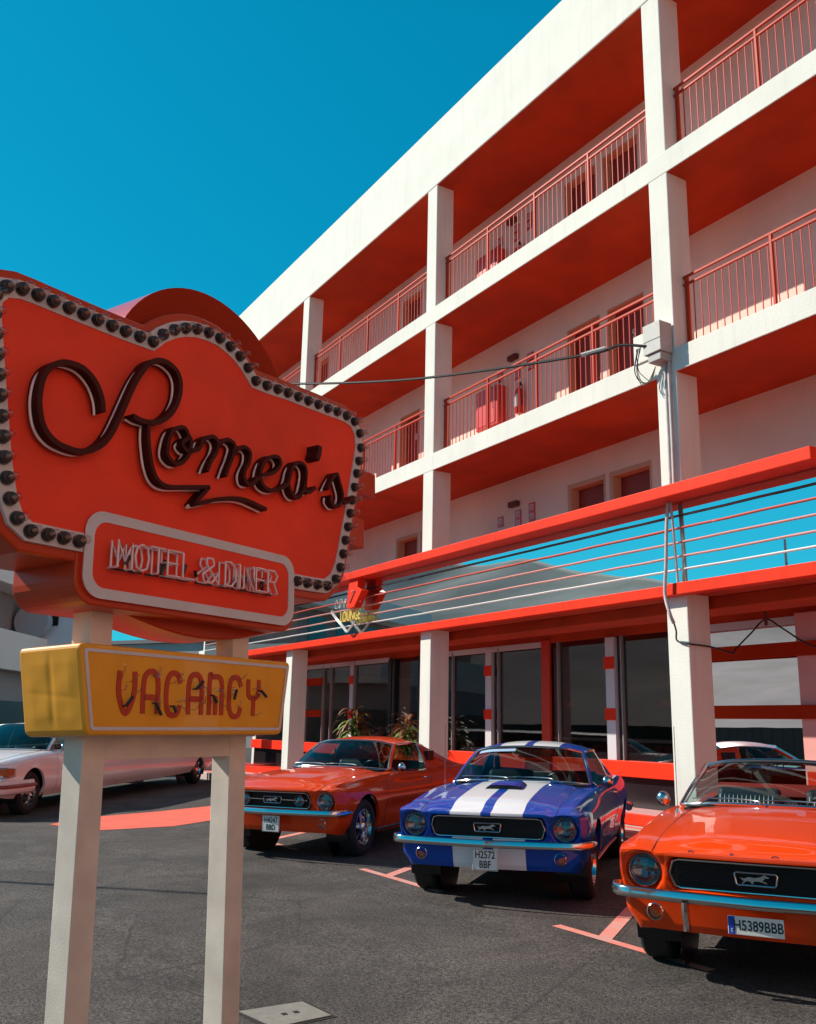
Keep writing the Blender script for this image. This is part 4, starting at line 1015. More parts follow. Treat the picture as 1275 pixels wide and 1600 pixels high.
        if s.style == 'conv':
            for i, ch in enumerate('FORD'):
                w = .36 - .24 * i; z = s.ztop(fo - .03, w)
                M = Matrix.Translation((fo - .012 + s.unose(w), w, .778)) @ Matrix.Rotation(R(90), 4, 'Z') @ Matrix.Rotation(R(50), 4, 'X')
                text_mesh(ch, .038, .003, CHROME, M, 'hood_letter', s.root, sx=1.5)
        # headlamps
        for sg in (1, -1):
            o = Vector((fo - .105 + s.unose(.665), sg * .665, .650)); ax = Vector((1, 0, 0))
            q = MB(); q.lathe([(.085, 0), (.098, .035), (.101, .045), (.096, .052), (.090, .045), (.087, .030)], o, ax, 36); hl = s.B(q, 'headlight', CHROME, smooth=True)
            q = MB(); q.lathe([(.088, .032), (.07, .042), (.04, .049), (0, .052)], o, ax, 36); s.B(q, 'lens', GLLAMP, hl, smooth=True, angle=0)
            q = MB(); q.lathe([(.088, .028), (.06, .0), (.03, -.015), (.014, -.018), (.012, .01), (0, .012)], o, ax, 30); s.B(q, 'reflector', LENS, hl, smooth=True)
            # turn signal below bumper
            u = fo + s.unose(.62) + s.uprof(.41, .6)
            o = Vector((u - .02, sg * .615, .405)); q = MB(); q.lathe([(.0, .022), (.03, .020), (.038, .012)], o, ax, 24, 1); q.lathe([(.038, .012), (.046, .035), (.052, .03), (.05, 0)], o, ax, 24, 0)
            s.B(q, 'turn_signal', [CHROME, AMBER], smooth=True)
    def limo_front(s):
        fo = s.p['fo']
        q = MB(); q.box(fo - .06, fo + .01, -.40, .40, .53, .80); gr = s.B(q, 'grille', CHROME, bevel=.01)
        q = MB()
        for k in range(25): y = -.37 + .74 * k / 24; q.box(fo + .011, fo + .016, y - .005, y + .005, .55, .78)
        s.B(q, 'grille_bar', TRIMB, gr)
        for sg in (1, -1):
            a, c = sorted((sg * .52, sg * .80)); q = MB(); q.box(fo - .14, fo - .035, a, c, .62, .75); hl = s.B(q, 'headlight', LENS, bevel=.012)
            pts = [(fo - .05, sg * .82, .62), (fo - .05, sg * .82, .75), (fo - .16, sg * .965, .75), (fo - .34, sg * .985, .74), (fo - .34, sg * .985, .64), (fo - .16, sg * .965, .62)]
            q = MB(); q.ngon(pts) ; q.prism([pts[i] for i in (2, 3, 4, 5)], (0, sg * .012, 0)); q.prism([pts[i] for i in (0, 1, 2, 5)], (.012, 0, 0)); s.B(q, 'corner_lamp', AMBER, hl)
            q = MB(); q.tube([(fo - .045, sg * .51, .61), (fo - .045, sg * .51, .76), (fo - .045, sg * .83, .76), (fo - .15, sg * .98, .76), (fo - .36, sg * 1.0, .75), (fo - .36, sg * 1.0, .63), (fo - .15, sg * .98, .61), (fo - .045, sg * .83, .61)], .009, 6, closed=True); s.B(q, 'lamp_trim', CHROME, hl, smooth=True)
    def bumper(s):
        p = s.p; fo = p['fo']
        if p['kind'] == 'limo':
            path = [(.05, 1.0), (.35, 1.01), (fo - .10, .98), (fo + .06, .85), (fo + .10, .5), (fo + .12, 0)]
            zc, hh, th = .46, .10, .05
        else:
            path = [(.42, .885), (.52, .885), (.64, .868), (.735, .80), (.775, .66), (.800, .50), (.82, .25), (.835, 0)]
            zc, hh, th = .528, .031, .018
        half = cr([(a, b_, 0) for a, b_ in path], 6)
        full = [Vector((v.x, v.y)) for v in half] + [Vector((v.x, -v.y)) for v in reversed(half[:-1])]
        rows = []; prof = [(-.5, -1.0), (.35, -1.05), (.9, -.75), (1.05, -.15), (.75, .25), (.70, .65), (.35, 1.0), (-.5, 1.0)]
        for i, v in enumerate(full):
            t = (full[min(i + 1, len(full) - 1)] - full[max(i - 1, 0)]).normalized(); nn = Vector((t.y, -t.x)); 
            if nn.dot(Vector((1, 0)) if abs(v.y) < .7 else Vector((0, 1 if v.y > 0 else -1))) < 0: nn = -nn
            e = min(1, .35 + 6 * min(i, len(full) - 1 - i) / len(full)) if p['kind'] != 'limo' else 1
            rows.append([(v.x + nn.x * a * th, v.y + nn.y * a * th, zc + b_ * hh * e) for a, b_ in prof])
        q = MB(); q.grid(rows, close=True); q.ngon(rows[0]); q.ngon(rows[-1])
        bm = s.B(q, 'front_bumper', CHROME if p['kind'] != 'limo' else s.pm, smooth=True, angle=60)
        if p['kind'] == 'limo':
            q = MB(); q.tube([(v.x + .0, v.y * 1.055, zc + .02) for v in full], .03, 8); s.B(q, 'bumper_strip', mat('rub_strip_red', (.30, .07, .06), .5), bm, smooth=True)
        if s.style == 'conv':
            for sg in (1, -1):
                q = MB(); q.grid([[(fo + .055 + dx - (0.03 if z < .42 else 0), sg * .40 + dy, z) for dx, dy in ((-.03, -.022), (.012, -.016), (.02, 0), (.012, .016), (-.03, .022))] for z in (.34, .38, .43, .47, .505)])
                s.B(q, 'bumper_guard', CHROME, bm, smooth=True)
        # rear bumper
        b0 = s.b0; q = MB(); W = sinterp(b0 + .3, s.wid)
        q.tube(cr([(b0 + .35, W + .015, .50), (b0 + .05, W, .50), (b0 - .05, W - .15, .50), (b0 - .09, 0, .50), (b0 - .05, -W + .15, .50), (b0 + .05, -W, .50), (b0 + .35, -W - .015, .50)], 5), .045, 8)
        s.B(q, 'rear_bumper', CHROME, smooth=True)
        for sg in (1, -1):
            q = MB()
            for k in range(3 if p['kind'] == 'pony' else 1): q.box(b0 - .03, b0 - .005, sg * .58 + (k - 1) * .065 - .025, sg * .58 + (k - 1) * .065 + .025, .62, .76)
            s.B(q, 'tail_light', mat('tail_red', (.35, .01, .01), .2, coat=1.0), bevel=.006)
    def plate(s):
        pl = s.p.get('plate')
        if not pl: return
        fo = s.p['fo']; txt, sh = pl
        u = fo + .035 if sh == 'square' else fo + .015
        W, H = (.118, .085) if sh == 'square' else (.154, .051)
        yc, zc = s.p.get('plate_at', (0, .395))
        if sh == 'square': W, H = .112, .087
        q = MB(); q.box(u, u + .006, yc - W, yc + W, zc - H, zc + H); pt = s.B(q, 'number_plate', PLATE, bevel=.004)
        rot = Matrix.Rotation(R(90), 4, 'Z') @ Matrix.Rotation(R(90), 4, 'X')
        if sh == 'square':
            for ln, dz in ((txt[0], .039), (txt[1], -.039)):
                text_mesh(ln, .083, .0008, PLTXT, Matrix.Translation((u + .007, yc, zc + dz)) @ rot, 'plate_text', pt, sx=.78, bold=.0012)
            q = MB(); q.tube([(u + .0065, yc - W + .006, zc - H + .006), (u + .0065, yc - W + .006, zc + H - .006), (u + .0065, yc + W - .006, zc + H - .006), (u + .0065, yc + W - .006, zc - H + .006)], .0018, 4, closed=True); s.B(q, 'plate_edge', PLTXT, pt)
        else:
            text_mesh(txt, .078, .0008, PLTXT, Matrix.Translation((u + .007, yc + .014, zc)) @ rot, 'plate_text', pt, sx=.80, bold=.001)
            q = MB(); q.box(u + .006, u + .0075, yc - W + .003, yc - W + .040, zc - H + .003, zc + H - .003); s.B(q, 'plate_band', mat('plate_blue', (.01, .05, .45), .4), pt)
            text_mesh('E', .03, .0005, PLATE, Matrix.Translation((u + .0085, yc - W + .022, zc - .03)) @ rot, 'country_letter', pt)
    def loft(s, c0, c1, nu, nv, bulge=0.0, bn=(0, 0, 1)):
        c0 = cr(c0, 8); c1 = cr(c1, 8)
        def at(c, t):
            x = t * (len(c) - 1); i = min(int(x), len(c) - 2); return c[i].lerp(c[i + 1], x - i)
        rows = []
        for i in range(nv + 1):
            v = i / nv
            rows.append([at(c0, j / nu).lerp(at(c1, j / nu), v) + Vector(bn) * bulge * math.sin(math.pi * v) for j in range(nu + 1)])
        return rows
    def greenhouse(s):
        p = s.p; st = s.style; root = s.root
        if p['kind'] == 'limo':
            wbz, wtz = .99, 1.36; bc, tc = .80, .66
            base = [(-.66, bc, wbz), (-.50, .45, wbz + .02), (-.45, 0, wbz + .02), (-.50, -.45, wbz + .02), (-.66, -bc, wbz)]
            topc = [(-1.32, tc, wtz), (-1.26, .35, wtz + .05), (-1.24, 0, wtz + .055), (-1.26, -.35, wtz + .05), (-1.32, -tc, wtz)]
            rear = s.b0 + 1.5
        else:
            base = [(-.86, .70, .925), (-.76, .52, .945), (-.70, .25, .955), (-.685, 0, .957), (-.70, -.25, .955), (-.76, -.52, .945), (-.86, -.70, .925)]
            topc = [(-1.30, .565, 1.225), (-1.245, .40, 1.262), (-1.22, .2, 1.275), (-1.215, 0, 1.279), (-1.22, -.2, 1.275), (-1.245, -.40, 1.262), (-1.30, -.565, 1.225)]
        hz = p.get('roof_dz', 0)
        topc = [(a, b_, c + hz) for a, b_, c in topc]
        ws = s.loft(base, topc, 32, 12, .018, (.7, 0, .5))
        q = MB(); q.grid(ws); gm = MB()
        wsr = s.B(q, 'windshield', GLCAR, smooth=True, angle=0)
        edge = [r_[0] for r_ in ws] + ws[-1] + [r_[-1] for r_ in reversed(ws)] + list(reversed(ws[0]))
        q = MB(); q.tube(edge, .012 if st != 'conv' else .015, 8, closed=True); s.B(q, 'windshield_trim', CHROME, wsr, smooth=True)
        # A pillars
        q = MB()
        for sg, k in ((1, 0), (-1, -1)):
            pts = [Vector(ws[i][k]) + Vector((-.028, sg * .010, -.004)) for i in range(len(ws))]
            q.tube(pts, .022, 8)
        if st == 'conv': q.tube([Vector(v) + Vector((-.035, 0, -.008)) for v in ws[-1]], .022, 8)
        s.B(q, 'windshield_pillar', s.pm if st != 'conv' else CHROME, smooth=True)
        # wipers
        for y0, y1 in ((.36, -.04), (-.10, -.50)):
            q = MB(); q.tube(cr([(-.60, y0 + .0, .965), (-.68, y0 - .02, .985), (-.735, (y0 + y1) / 2, .992), (-.745, y1, .988)], 4), .0055, 6)
            q.tube(cr([(-.745, y1 - .10, .985), (-.735, y1 + .02, .992), (-.738, y1 + .16, .990)], 4), .004, 5)
            s.B(q, 'wiper', STEEL, smooth=True)
        # interior mirror
        q = MB(); q.box(-1.24, -1.22, -.10, .10, 1.165 + hz, 1.215 + hz); s.B(q, 'inside_mirror', BLACK, wsr, bevel=.01)
        # door mirror
        mz = .96 if p['kind'] != 'limo' else 1.04
        sgs = (1,) if st != 'conv' else (-1, 1)
        for sg in sgs:
            wq = (s.wside(-.98, .85) if p['kind'] != 'limo' else .93)
            q = MB(); q.lathe([(0, .035), (.03, .03), (.050, .012), (.056, -.012), (.054, -.016), (0, -.017)], (-.93, sg * (wq + .03), mz), (1, 0, 0), 24); q.tube([(-.93, sg * (wq + .03), mz), (-.94, sg * (wq + .0), mz - .05), (-.95, sg * (wq - .02), mz - .09)], .009, 6)
            s.B(q, 'door_mirror', CHROME, smooth=True)
        if st == 'conv':
            return
        # roof
        if p['kind'] == 'limo':
            secs = [(-1.32, tc, wtz, wtz + .05, -1.24), (-1.7, .70, 1.385, 1.445, -1.65), (-3, .71, 1.39, 1.455, -3), (rear, .70, 1.385, 1.445, rear - .05), (rear - .35, .66, 1.32, 1.37, rear - .42)]
            rg = [(rear - .95, .80, 1.0, 1.02, rear - 1.1)]
        elif st == 'coupe':
            secs = [(-1.30, .565, 1.225, 1.277, -1.215), (-1.50, .595, 1.240, 1.315, -1.46), (-1.8, .605, 1.244, 1.328, -1.8), (-2.1, .59, 1.232, 1.312, -2.12), (-2.30, .56, 1.205, 1.275, -2.34)]
            rg = [(-2.80, .64, .93, .945, -2.90)]
        else:
            secs = [(-1.30, .565, 1.225, 1.277, -1.215), (-1.50, .595, 1.240, 1.312, -1.46), (-1.8, .605, 1.242, 1.322, -1.8), (-2.05, .59, 1.225, 1.305, -2.08), (-2.25, .575, 1.195, 1.265, -2.28)]
            rg = [(-3.10, .60, .985, 1.01, -3.15), (-3.50, .66, .90, .915, -3.6)]
        def trans(sec):
            u, w, z, zc, uc = sec; out = []
            for k in range(25):
                a = -1 + 2 * k / 24; out.append(Vector((uc + (u - uc) * a * a, w * a, z + hz + (zc - z) * (1 - abs(a) ** 2.4))))
            return out
        q = MB(); T = [trans(x) for x in secs]
        rows = []
        cols = [cr([t[k] for t in T], 5) for k in range(25)]
        rows = [[cols[k][i] for k in range(25)] for i in range(len(cols[0]))]
        q.grid(rows); rf = s.B(q, 'roof', s.pm, smooth=True, angle=0)
        q = MB()
        for k in (0, -1): q.tube([Vector(r_[k]) + Vector((0, 0, -.004)) for r_ in rows], .013, 8)
        s.B(q, 'roof_rail', CHROME if st != 'limo' else s.pm, rf, smooth=True)
        # side windows + pillars
        bz = .905 if p['kind'] != 'limo' else .985; bw = (lambda u: sinterp(u, s.crw) - .03)
        rl = [Vector(r_[-1]) for r_ in rows]
        def rail(u):
            best = min(rl, key=lambda v: abs(v.x - u)); return best
        if p['kind'] == 'limo':
            w0, w1 = -.80, rear - .1; splits = [-.80, -2.2, -3.6, -5.0, -6.3, rear - .1]
        elif st == 'coupe': splits = [-.95, -2.12]
        else: splits = [-.95, -1.98]
        for sg in (1, -1):
            for a, c in zip(splits, splits[1:]):
                q = MB(); rr_ = []
                for k in range(17):
                    t = k / 16; u = a + (c - a) * t; rt = rail(min(u - .10 * (1 - t) if u > -1.3 else u, -1.30)); 
                    zt = rt.z; lo = Vector((u, sg * bw(u), bz))
                    if u > -1.34:
                        f = max(0.02, (u - (-.84)) / (-1.34 + .84)); A = Vector((-.88, sg * .695, .93)) if p['kind'] != 'limo' else Vector((-.70, sg * .80, .99)); Bv = Vector((-1.34, sg * rt.y if sg > 0 else -rt.y, zt - .02))
                        hi = A.lerp(Bv, min(1, f)); hi.x = u
                    else: hi = Vector((u, sg * abs(rt.y), zt - .012))
                    rr_.append([lo, lo.lerp(hi, .5) + Vector((0, sg * .012, 0)), hi])
                q.grid(rr_); sw = s.B(q, 'side_window', GLCAR, smooth=True, angle=0)
                q = MB(); ed = [x[0] for x in rr_] + [rr_[-1][1]] + [x[2] for x in reversed(rr_)]; q.tube(ed, .008, 6, closed=True); s.B(q, 'window_trim', CHROME, sw, smooth=True)
            # rear pillar patch
            u = splits[-1]; rt = rail(u); 
            r_end = rows[-1][-1]; ge = trans(rg[-1])[-1]; 
            if st == 'fast':
                mid = trans(rg[0])[-1]
                up = cr([Vector((u, abs(rt.y), rt.z - .004)), Vector((r_end.x, abs(r_end.y), r_end.z)), Vector((mid.x, abs(mid.y), mid.z)), Vector((ge.x, abs(ge.y), ge.z))], 8)
                lo = [Vector((u + .03 + (ge.x - .05 - u) * k / (len(up) - 1), 0, 0)) for k in range(len(up))]
                lo = [Vector((v.x, bw(v.x) + .012, s.ztop(v.x, bw(v.x)) - .006)) for v in lo]
            else:
                up = cr([Vector((u, abs(rt.y), rt.z - .004)), Vector((r_end.x, abs(r_end.y), r_end.z)), Vector((ge.x, abs(ge.y), ge.z))], 10)
                lo = [Vector((u + .02 + (ge.x - .12 - u) * k / (len(up) - 1), 0, 0)) for k in range(len(up))]
                lo = [Vector((v.x, bw(v.x) + .005, s.ztop(v.x, bw(v.x)) - .006)) for v in lo]
            rows2 = []
            for A, B_ in zip(lo, up):
                rows2.append([(A.lerp(B_, t) + Vector((0, .022 * math.sin(math.pi * t), 0))) for t in (0, .2, .4, .6, .8, 1)])
            rows2 = [[Vector((v.x, sg * v.y, v.z)) for v in r_] for r_ in rows2]
            q = MB(); q.grid(rows2); s.B(q, 'rear_pillar', s.pm, smooth=True, angle=0)
            if st == 'fast':
                q = MB()
                for k in range(5): 
                    u0 = -2.08 - k * .045; q.box(u0 - .014, u0 + .014, min(sg * .67, sg * .74), max(sg * .67, sg * .74), 1.0, 1.13)
                s.B(q, 'vent_louvre', TRIMB)
        # rear glass
        c0 = [Vector(v) for v in rows[-1]]; gl_rows = [c0]
        tr = [trans(x) for x in rg]
        q = MB(); allr = [c0] + tr; cols = [cr([t[k] for t in allr], 6) for k in range(25)]
        gr_ = [[cols[k][i] for k in range(25)] for i in range(len(cols[0]))]
        q.grid(gr_); s.B(q, 'rear_window', GLCAR, smooth=True, angle=0)
        # visor strip on the blue car screen
        if p.get('visor'):
            q = MB(); q.grid([[Vector(v) + Vector((.006, 0, .004)) for v in ws[i][19:31]] for i in (11, 10)]); s.B(q, 'visor_sticker', mat('sticker_blue', (.35, .50, .70), .4), wsr)
    def interior(s):
        p = s.p; W = .66 if p['kind'] != 'limo' else .80; c1 = -.74; c0 = s.b0 + (1.05 if p['kind'] != 'limo' else 1.4)
        q = MB(); q.box(c0, c1, -W, W, .30, .33)
        q.add([(c0, -W, .3), (c1, -W, .3), (c1, -W, .9), (c0, -W, .9)], [(0, 1, 2, 3)]); q.add([(c0, W, .3), (c1, W, .3), (c1, W, .9), (c0, W, .9)], [(0, 1, 2, 3)])
        q.add([(c0, -W, .3), (c0, W, .3), (c0, W, .9), (c0, -W, .9)], [(0, 1, 2, 3)]); q.box(c1 - .30, c1 + .05, -W, W, .62, .915)
        s.B(q, 'cabin_tub', SEATB, bevel=.0)
        q = MB(); q.grid([[(u, w, z) for w in (-W, -.3, 0, .3, W)] for u, z in ((-.70, .93), (-.82, .935), (-.98, .93), (-1.06, .89), (-1.07, .74))]); s.B(q, 'dashboard', SEATB if s.style != 'conv' else SEATB, smooth=True)
        o = Vector((-1.22, .36, .86)); ax = Vector((-.85, 0, .5)).normalized(); a1 = Vector((0, 1, 0)); a2 = ax.cross(a1)
        q = MB(); q.tube([o + (a1 * math.cos(t * math.pi / 16) + a2 * math.sin(t * math.pi / 16)) * .19 for t in range(32)], .011, 8, closed=True); q.tube([o + a1 * .18, o - ax * .03, o - a1 * .18], .010, 6); q.tube([o - ax * .03, o - ax * .35], .022, 8)
        s.B(q, 'steering_wheel', BLACK, smooth=True)
        rows_of = [(-1.75, 2), (-2.45, 1)] if p['kind'] != 'limo' else [(-1.8, 2), (-3.4, 1), (-6.2, 1)]
        for u, n in rows_of:
            for y, hw in (((.36, .26), (-.36, .26)) if n == 2 else ((0, .58),)):
                q = MB(); q.box(u - .02, u + .48, y - hw, y + hw, .42, .56); seat = s.B(q, 'seat', SEATB, bevel=.05, seg=3)
                zt = 1.0 if n == 2 else .93
                q = MB(); q.prism([(u - .02, y - hw, .5), (u - .20, y - hw + .02, zt), (u - .30, y - hw + .02, zt), (u - .14, y - hw, .5)], (0, 2 * hw - .0, 0)); s.B(q, 'backrest', SEATB, seat, bevel=.04, seg=3)
                if s.style == 'conv':
                    q = MB(); m_ = int(hw * 2 / .035)
                    for k in range(1, m_):
                        yy_ = y - hw + .01 + (2 * hw - .02) * k / m_
                        q.tube([(u - .035, yy_, .58), (u - .185, yy_, zt - .06)], .007, 5)
                    s.B(q, 'piping', SEATW, seat)
        if s.style == 'conv':
            q = MB(); rows = []
            for k in range(9):
                t = k / 8; a = math.pi * t; rows.append([(-2.62 - .14 * math.cos(a), w, .90 + .10 * math.sin(a)) for w in [-.68 + 1.36 * j / 12 for j in range(13)]])
            q.grid(rows); s.B(q, 'folded_top', mat('boot_red', (.35, .03, .02), .5), smooth=True)
    def scoop(s):
        q = MB()
        secs = []
        for u, w, h_ in ((.02, .185, .042), (-.10, .18, .050), (-.30, .16, .040), (-.48, .11, .012), (-.54, .06, .0)):
            z0 = s.ztop(u, 0) - .004; secs.append([(u, w * a, z0 + h_ * (1 - abs(a) ** 5)) for a in [-1 + 2 * k / 16 for k in range(17)]])
        q.grid(secs); o = s.B(q, 'hood_scoop', MATS['paint_blue_plain'], smooth=True, angle=0)
        z0 = s.ztop(.02, 0); q = MB(); q.ngon([(.018, w, z) for w, z in [(-.18, z0 - .004)] + [(.18 * a * .97, z0 + .040 * (1 - abs(a) ** 5) - .004) for a in [-1 + 2 * k / 16 for k in range(17)]] + [(.18, z0 - .004)]]); s.B(q, 'scoop_mouth', TRIMB, o)
def antenna(car, u, sg):
    w = .66; z = car.ztop(u, w); q = MB(); q.lathe([(0.014, 0), (.010, .02), (.004, .03)], (u, sg * w, z), (0, 0, 1), 10); q.tube([(u, sg * w, z + .02), (u - .02, sg * (w + .0), z + .62)], .0028, 5); car.B(q, 'antenna', CHROME)

P_RED1 = paint('paint_red_orange', (0.70, 0.050, 0.002)); P_BLUE = paint('paint_blue', (0.0, 0.060, 0.40), stripes=True); mat('paint_blue_plain', (0.0, 0.050, 0.42), .34, coat=.75, spec=.05)
P_RED2 = paint('paint_vermilion', (0.80, 0.056, 0.002)); P_PINK = paint('paint_pearl', (0.86, 0.78, 0.80))
cB = Car('coupe_car', 'blue classic coupe with twin white stripes and a hood scoop, parked in the middle', 'car', -7.274, 5.530, -.860, P_BLUE, 'coupe', plate=(('H2572', 'BBF'), 'square'), group='classic cars parked before the motel', visor=True)
cB.scoop(); antenna(cB, -.28, -1)
cF = Car('fastback_car', 'orange red classic fastback behind the right sign post', 'car', -10.632, 5.047, -.974, P_RED1, 'fast', plate=(('H4247', 'BBD'), 'square'), plate_at=(.05, .395), group='classic cars parked before the motel')
cC = Car('convertible_car', 'orange red classic convertible with open top at the right edge', 'car', -4.255, 5.412, -1.013, P_RED2, 'conv', plate=('H5389BBB', 'long'), plate_at=(-.01, .40), roof_dz=-.02, group='classic cars parked before the motel')
antenna(cC, -.45, -1)
cL = Car('limousine_car', 'long pale pink limousine behind the sign posts at the left', 'car', -17.25, 2.22, -.69, P_PINK, 'limo', kind='limo', fo=.95, wb=7.6, ro=1.3, track=.82, rw=.34, cab=(-.62, -8.2), doors=(-.75, -2.2), roof_dz=0.0)
# ================================================================== SURROUNDINGS
GREYB = mat('concrete_dark', (0.30, 0.21, 0.20), .85, noise=.15, nscale=1.2); PALE = mat('render_pale', (0.90, 0.70, 0.64), .85, noise=.06, nscale=.7)
LILAC = mat('render_lilac', (0.72, 0.64, 0.72), .85, noise=.08, nscale=.5)
VD = Vector((-.856, .517, 0)); RD = Vector((.517, .856, 0))
def vp(depth, right, z): q_ = VD * depth + RD * right; return (q_.x, q_.y, z)
def vbox(mb, d0, d1, r0, r1, z0, z1, mi=0):
    vs = [vp(d, r, z) for z in (z0, z1) for r in (r0, r1) for d in (d0, d1)]
    return mb.add(vs, [(0, 2, 3, 1), (4, 5, 7, 6), (0, 1, 5, 4), (2, 6, 7, 3), (0, 4, 6, 2), (1, 3, 7, 5)], mi)
t = thing('apartment_block', 'modern grey and white block with deep balconies at the left edge', 'building', vp(34, -14, .1))
b = MB(); vbox(b, 29, 37.5, -24, -14.4, 0, 6.0, 0); b.build('wall', GREYB, t)
b = MB(); vbox(b, 28, 36.1, -24, -13.3, 5.95, 6.75, 0); b.build('roof_parapet', PALE, t, bevel=.02)
b = MB(); vbox(b, 28, 37.6, -24, -13.3, 3.15, 4.45, 0); b.build('balcony_band', PALE, t, bevel=.02)
b = MB(); vbox(b, 28, 37, -24, -13.9, 2.15, 3.14, 0); b.build('lower_wall', mat('render_grey', (.36, .29, .29), .85), t)
b = MB(); vbox(b, 28, 37, -24, -13.6, 0, 2.14, 0); b.build('dark_base', BLACK, t)
for k in range(3):
    b = MB(); vbox(b, 28.98, 29.02, -20.6 + 2.1 * k, -19.3 + 2.1 * k, 4.6, 5.7); b.build('window', mat('window_dark', (.04, .04, .05), .15), bpy.data.objects['apartment_block'])
t = thing('round_tank', 'round grey disc standing beside the small white hut on the flat roof', 'tank', vp(35, -13.7, 4.46))
b = MB(); b.lathe([(0, 0), (.58, 0), (.62, .06), (.62, .5), (0, .5)], vp(34.2, -13.65, 5.02), -VD, 32); b.build('tank_shell', mat('tank_grey', (.38, .36, .40), .6), t, smooth=True)
t = thing('white_hut', 'small pale blue white hut with a narrow slot window left of the left sign post', 'hut', vp(35, -12.8, 4.46))
b = MB(); vbox(b, 34.5, 36.5, -13.55, -12.2, 3.2, 5.75); b.build('wall', mat('hut_pale', (.55, .60, .70), .8), t, bevel=.02)
b = MB(); vbox(b, 34.46, 34.5, -13.25, -12.95, 4.95, 5.55); b.build('window', BLACK, t)
b = MB(); vbox(b, 34.42, 34.46, -13.3, -12.6, 4.85, 5.65); 
t = thing('low_white_building', 'low pale building seen far away between the sign panel and the yellow box', 'building', vp(60, -16, .1))
def rotb(mb, u0, u1, v0, v1, z0, z1):
    f = lambda u, v, z: (-60 + .87 * u - .5 * v, 17.5 + .5 * u + .87 * v, z)
    mb.add([f(u, v, z) for z in (z0, z1) for v in (v0, v1) for u in (u0, u1)], [(0, 2, 3, 1), (4, 5, 7, 6), (0, 1, 5, 4), (2, 6, 7, 3), (0, 4, 6, 2), (1, 3, 7, 5)])
b = MB(); rotb(b, -22, 12, 0, 8, 0, 6.5); b.build('wall', mat('far_render', (.42, .38, .37), .9, noise=.1, nscale=.5), t, bevel=.03)
b = MB(); rotb(b, -22.2, 12.2, -.2, 8, 6.51, 6.75); b.build('roof_edge', mat('roof_edge_grey', (.25, .22, .22), .9), t)
for k in range(6):
    b = MB(); rotb(b, -18 + 4 * k, -16.4 + 4 * k, -.02, .02, 2.4, 4.2); b.build('window', BLACK, t)
# across the lot, seen only in the reflections
def rbox(name, label, cat, x0, x1, y0, y1, h, mt, nwin=0):
    t = thing(name, label, cat, ((x0 + x1) / 2, (y0 + y1) / 2, -.15))
    b = MB(); b.box(x0, x1, y0, y1, -.2, h); b.build('wall', mt, t, bevel=.03)
    if nwin:
        b = MB()
        for k in range(nwin):
            xx = x0 + (x1 - x0) * (k + .5) / nwin
            for z in (2.2, 5.2, 8.2):
                if z + 1.6 < h: b.box(xx - .8, xx + .8, y1 + .0, y1 + .03, z, z + 1.5)
        b.build('window', mat('dark_window', (.05, .06, .08), .1), t)
    return t
0 and rbox('street_building', 'grey apartment building reflected in the dark glass band at the left', 'building', -96, -63, -46, -30, 14.2, LILAC, 8)
0 and rbox('street_building', 'lower grey apartment building reflected in the middle of the glass band', 'building', -62, -47, -44, -30, 11.5, LILAC, 4)
0 and rbox('street_building', 'pale building reflected in the window beside the salmon pier', 'building', -46, -18, -40, -30, 7.6, PALE, 0)
t = thing('dark_fence', 'dark fence reflected low in the window beside the salmon pier', 'fence', (-40, -22, -.15))
b = MB()
for k in range(90): b.box(-70 + k * .6, -70 + k * .6 + .55, -22.1, -22, -.2, 1.9)
b.build('fence_panel', mat('fence_brown', (.07, .045, .035), .8), t)
rnd = random.Random(9)
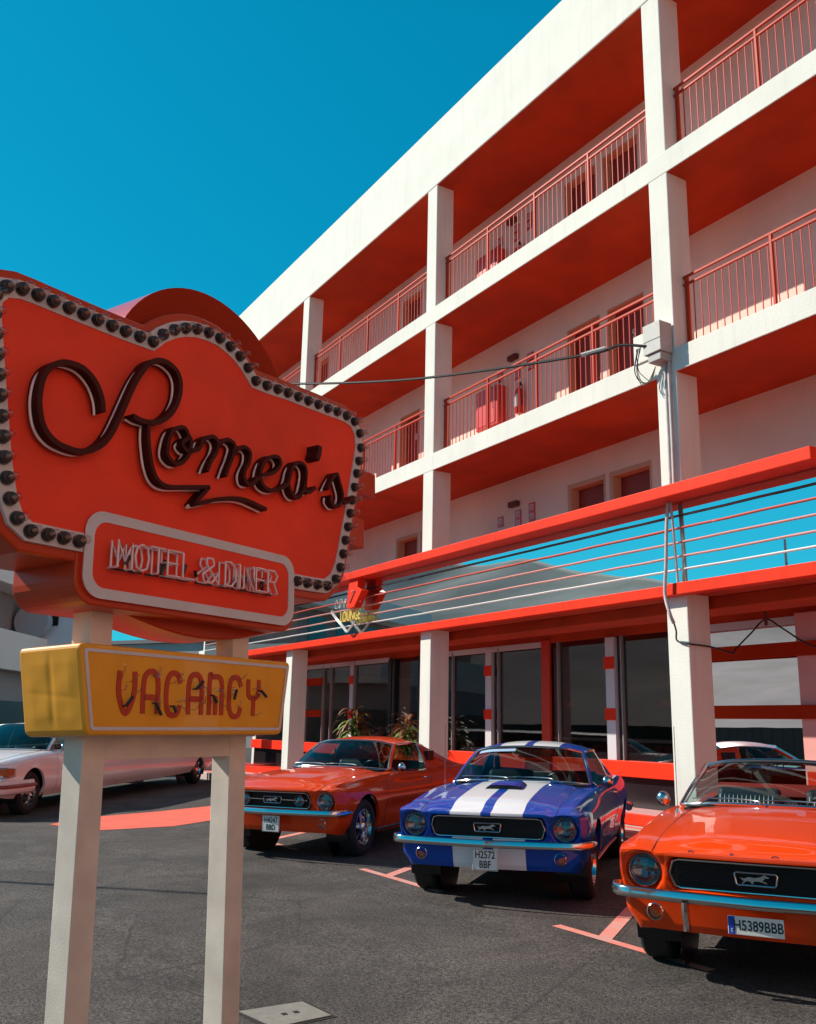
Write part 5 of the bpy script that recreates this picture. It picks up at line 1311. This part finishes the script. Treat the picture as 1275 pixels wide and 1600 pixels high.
for i in range(9):
    x = -150 + i * 8 + rnd.uniform(-1, 1); y = -27 + rnd.uniform(-1, 1); h = rnd.uniform(8, 11)
    t = thing('street_tree', 'dark leafy tree reflected in the glass band, number %d from the left'.replace('number %d from the left', ['farthest left', 'second from left', 'third from left', 'fourth from left', 'in the middle', 'fourth from right', 'third from right', 'second from right', 'farthest right'][i]), 'tree', (x, y, -.15), group='trees reflected in the glass band')
    q = MB(); q.tube([(x, y, -.2), (x + .1, y, h * .5), (x, y + .1, h * .8)], .2, 8, rr=[.24, .16, .06]); q.build('trunk', mat('bark', (.10, .07, .05), .9), t)
    q = MB()
    for k in range(1600):
        a = rnd.uniform(0, 6.283); e = rnd.uniform(-1, 1); rr = rnd.uniform(.4, 1) ** .5 * h * .38 * (1 + .25 * math.sin(3 * a + i)); c = Vector((x + rr * math.cos(a) * math.sqrt(1 - e * e), y + rr * math.sin(a) * math.sqrt(1 - e * e), h * .68 + rr * e * .8))
        d1 = Vector((rnd.uniform(-1, 1), rnd.uniform(-1, 1), rnd.uniform(-1, 1))).normalized() * .17; d2 = d1.cross(Vector((rnd.uniform(-1, 1), rnd.uniform(-1, 1), rnd.uniform(-1, 1)))).normalized() * .12
        q.add([c - d1, c + d2, c + d1, c - d2], [(0, 1, 2, 3)])
    q.build('crown', mat('foliage', (.05, .075, .03), .8), t)

rbox('bounce_building', 'long peach coloured building added unseen behind the viewer to bounce warm light', 'building', 17, 30, -8, 66, 17.0, mat('bounce_peach', (0.90, 0.52, 0.40), .85, noise=.08, nscale=.4), 0)  # added out of view: its sunlit wall bounces warm fill onto sign and columns

t = thing('slim_pole', 'slim grey pole left of the view casting a long thin shadow on the asphalt', 'pole', (-15.0, -3.2, gz(-3.2)))
q = MB(); q.tube([(-15.0, -3.2, -.1), (-15.0, -3.2, 3.0), (-15.0, -3.2, 6.5)], .05, 12, rr=[.06, .05, .03]); q.build('shaft', GREYP, t, smooth=True)
q = MB(); q.lathe([(0, 0), (.12, 0), (.12, .04), (.07, .08)], (-15.0, -3.2, gz(-3.2)), (0, 0, 1), 16); q.build('base', GREYP, t, smooth=True)
hb = MB(); Hx = [(-330, 47), (-181, 42), (-140, 34), (-119, 28), (-92, 20.5), (-76, 15.5), (-60, 13), (-30, 11), (10, 9), (60, 6)]
rows = []
for i in range(41):
    y = -34 - 60 * i / 40; t = i / 40
    rows.append([(x, y, -.2 + interp(x, Hx) * (t ** .8) * (1 + .04 * math.sin(x * .05 + .3) + .02 * math.sin(x * .17)) + .5 * mnoise.noise(Vector((x * .08, y * .08, 0))) * t) for x in range(-330, 61, 3)])
rows.append([(x, -300, -.2) for x in range(-330, 61, 3)])
hb.grid(rows)
tag(hb.build('hills', mat('hill_scrub', (0.21, 0.15, 0.17), .9, noise=.6, nscale=.16, detail=12), smooth=True), kind='structure')
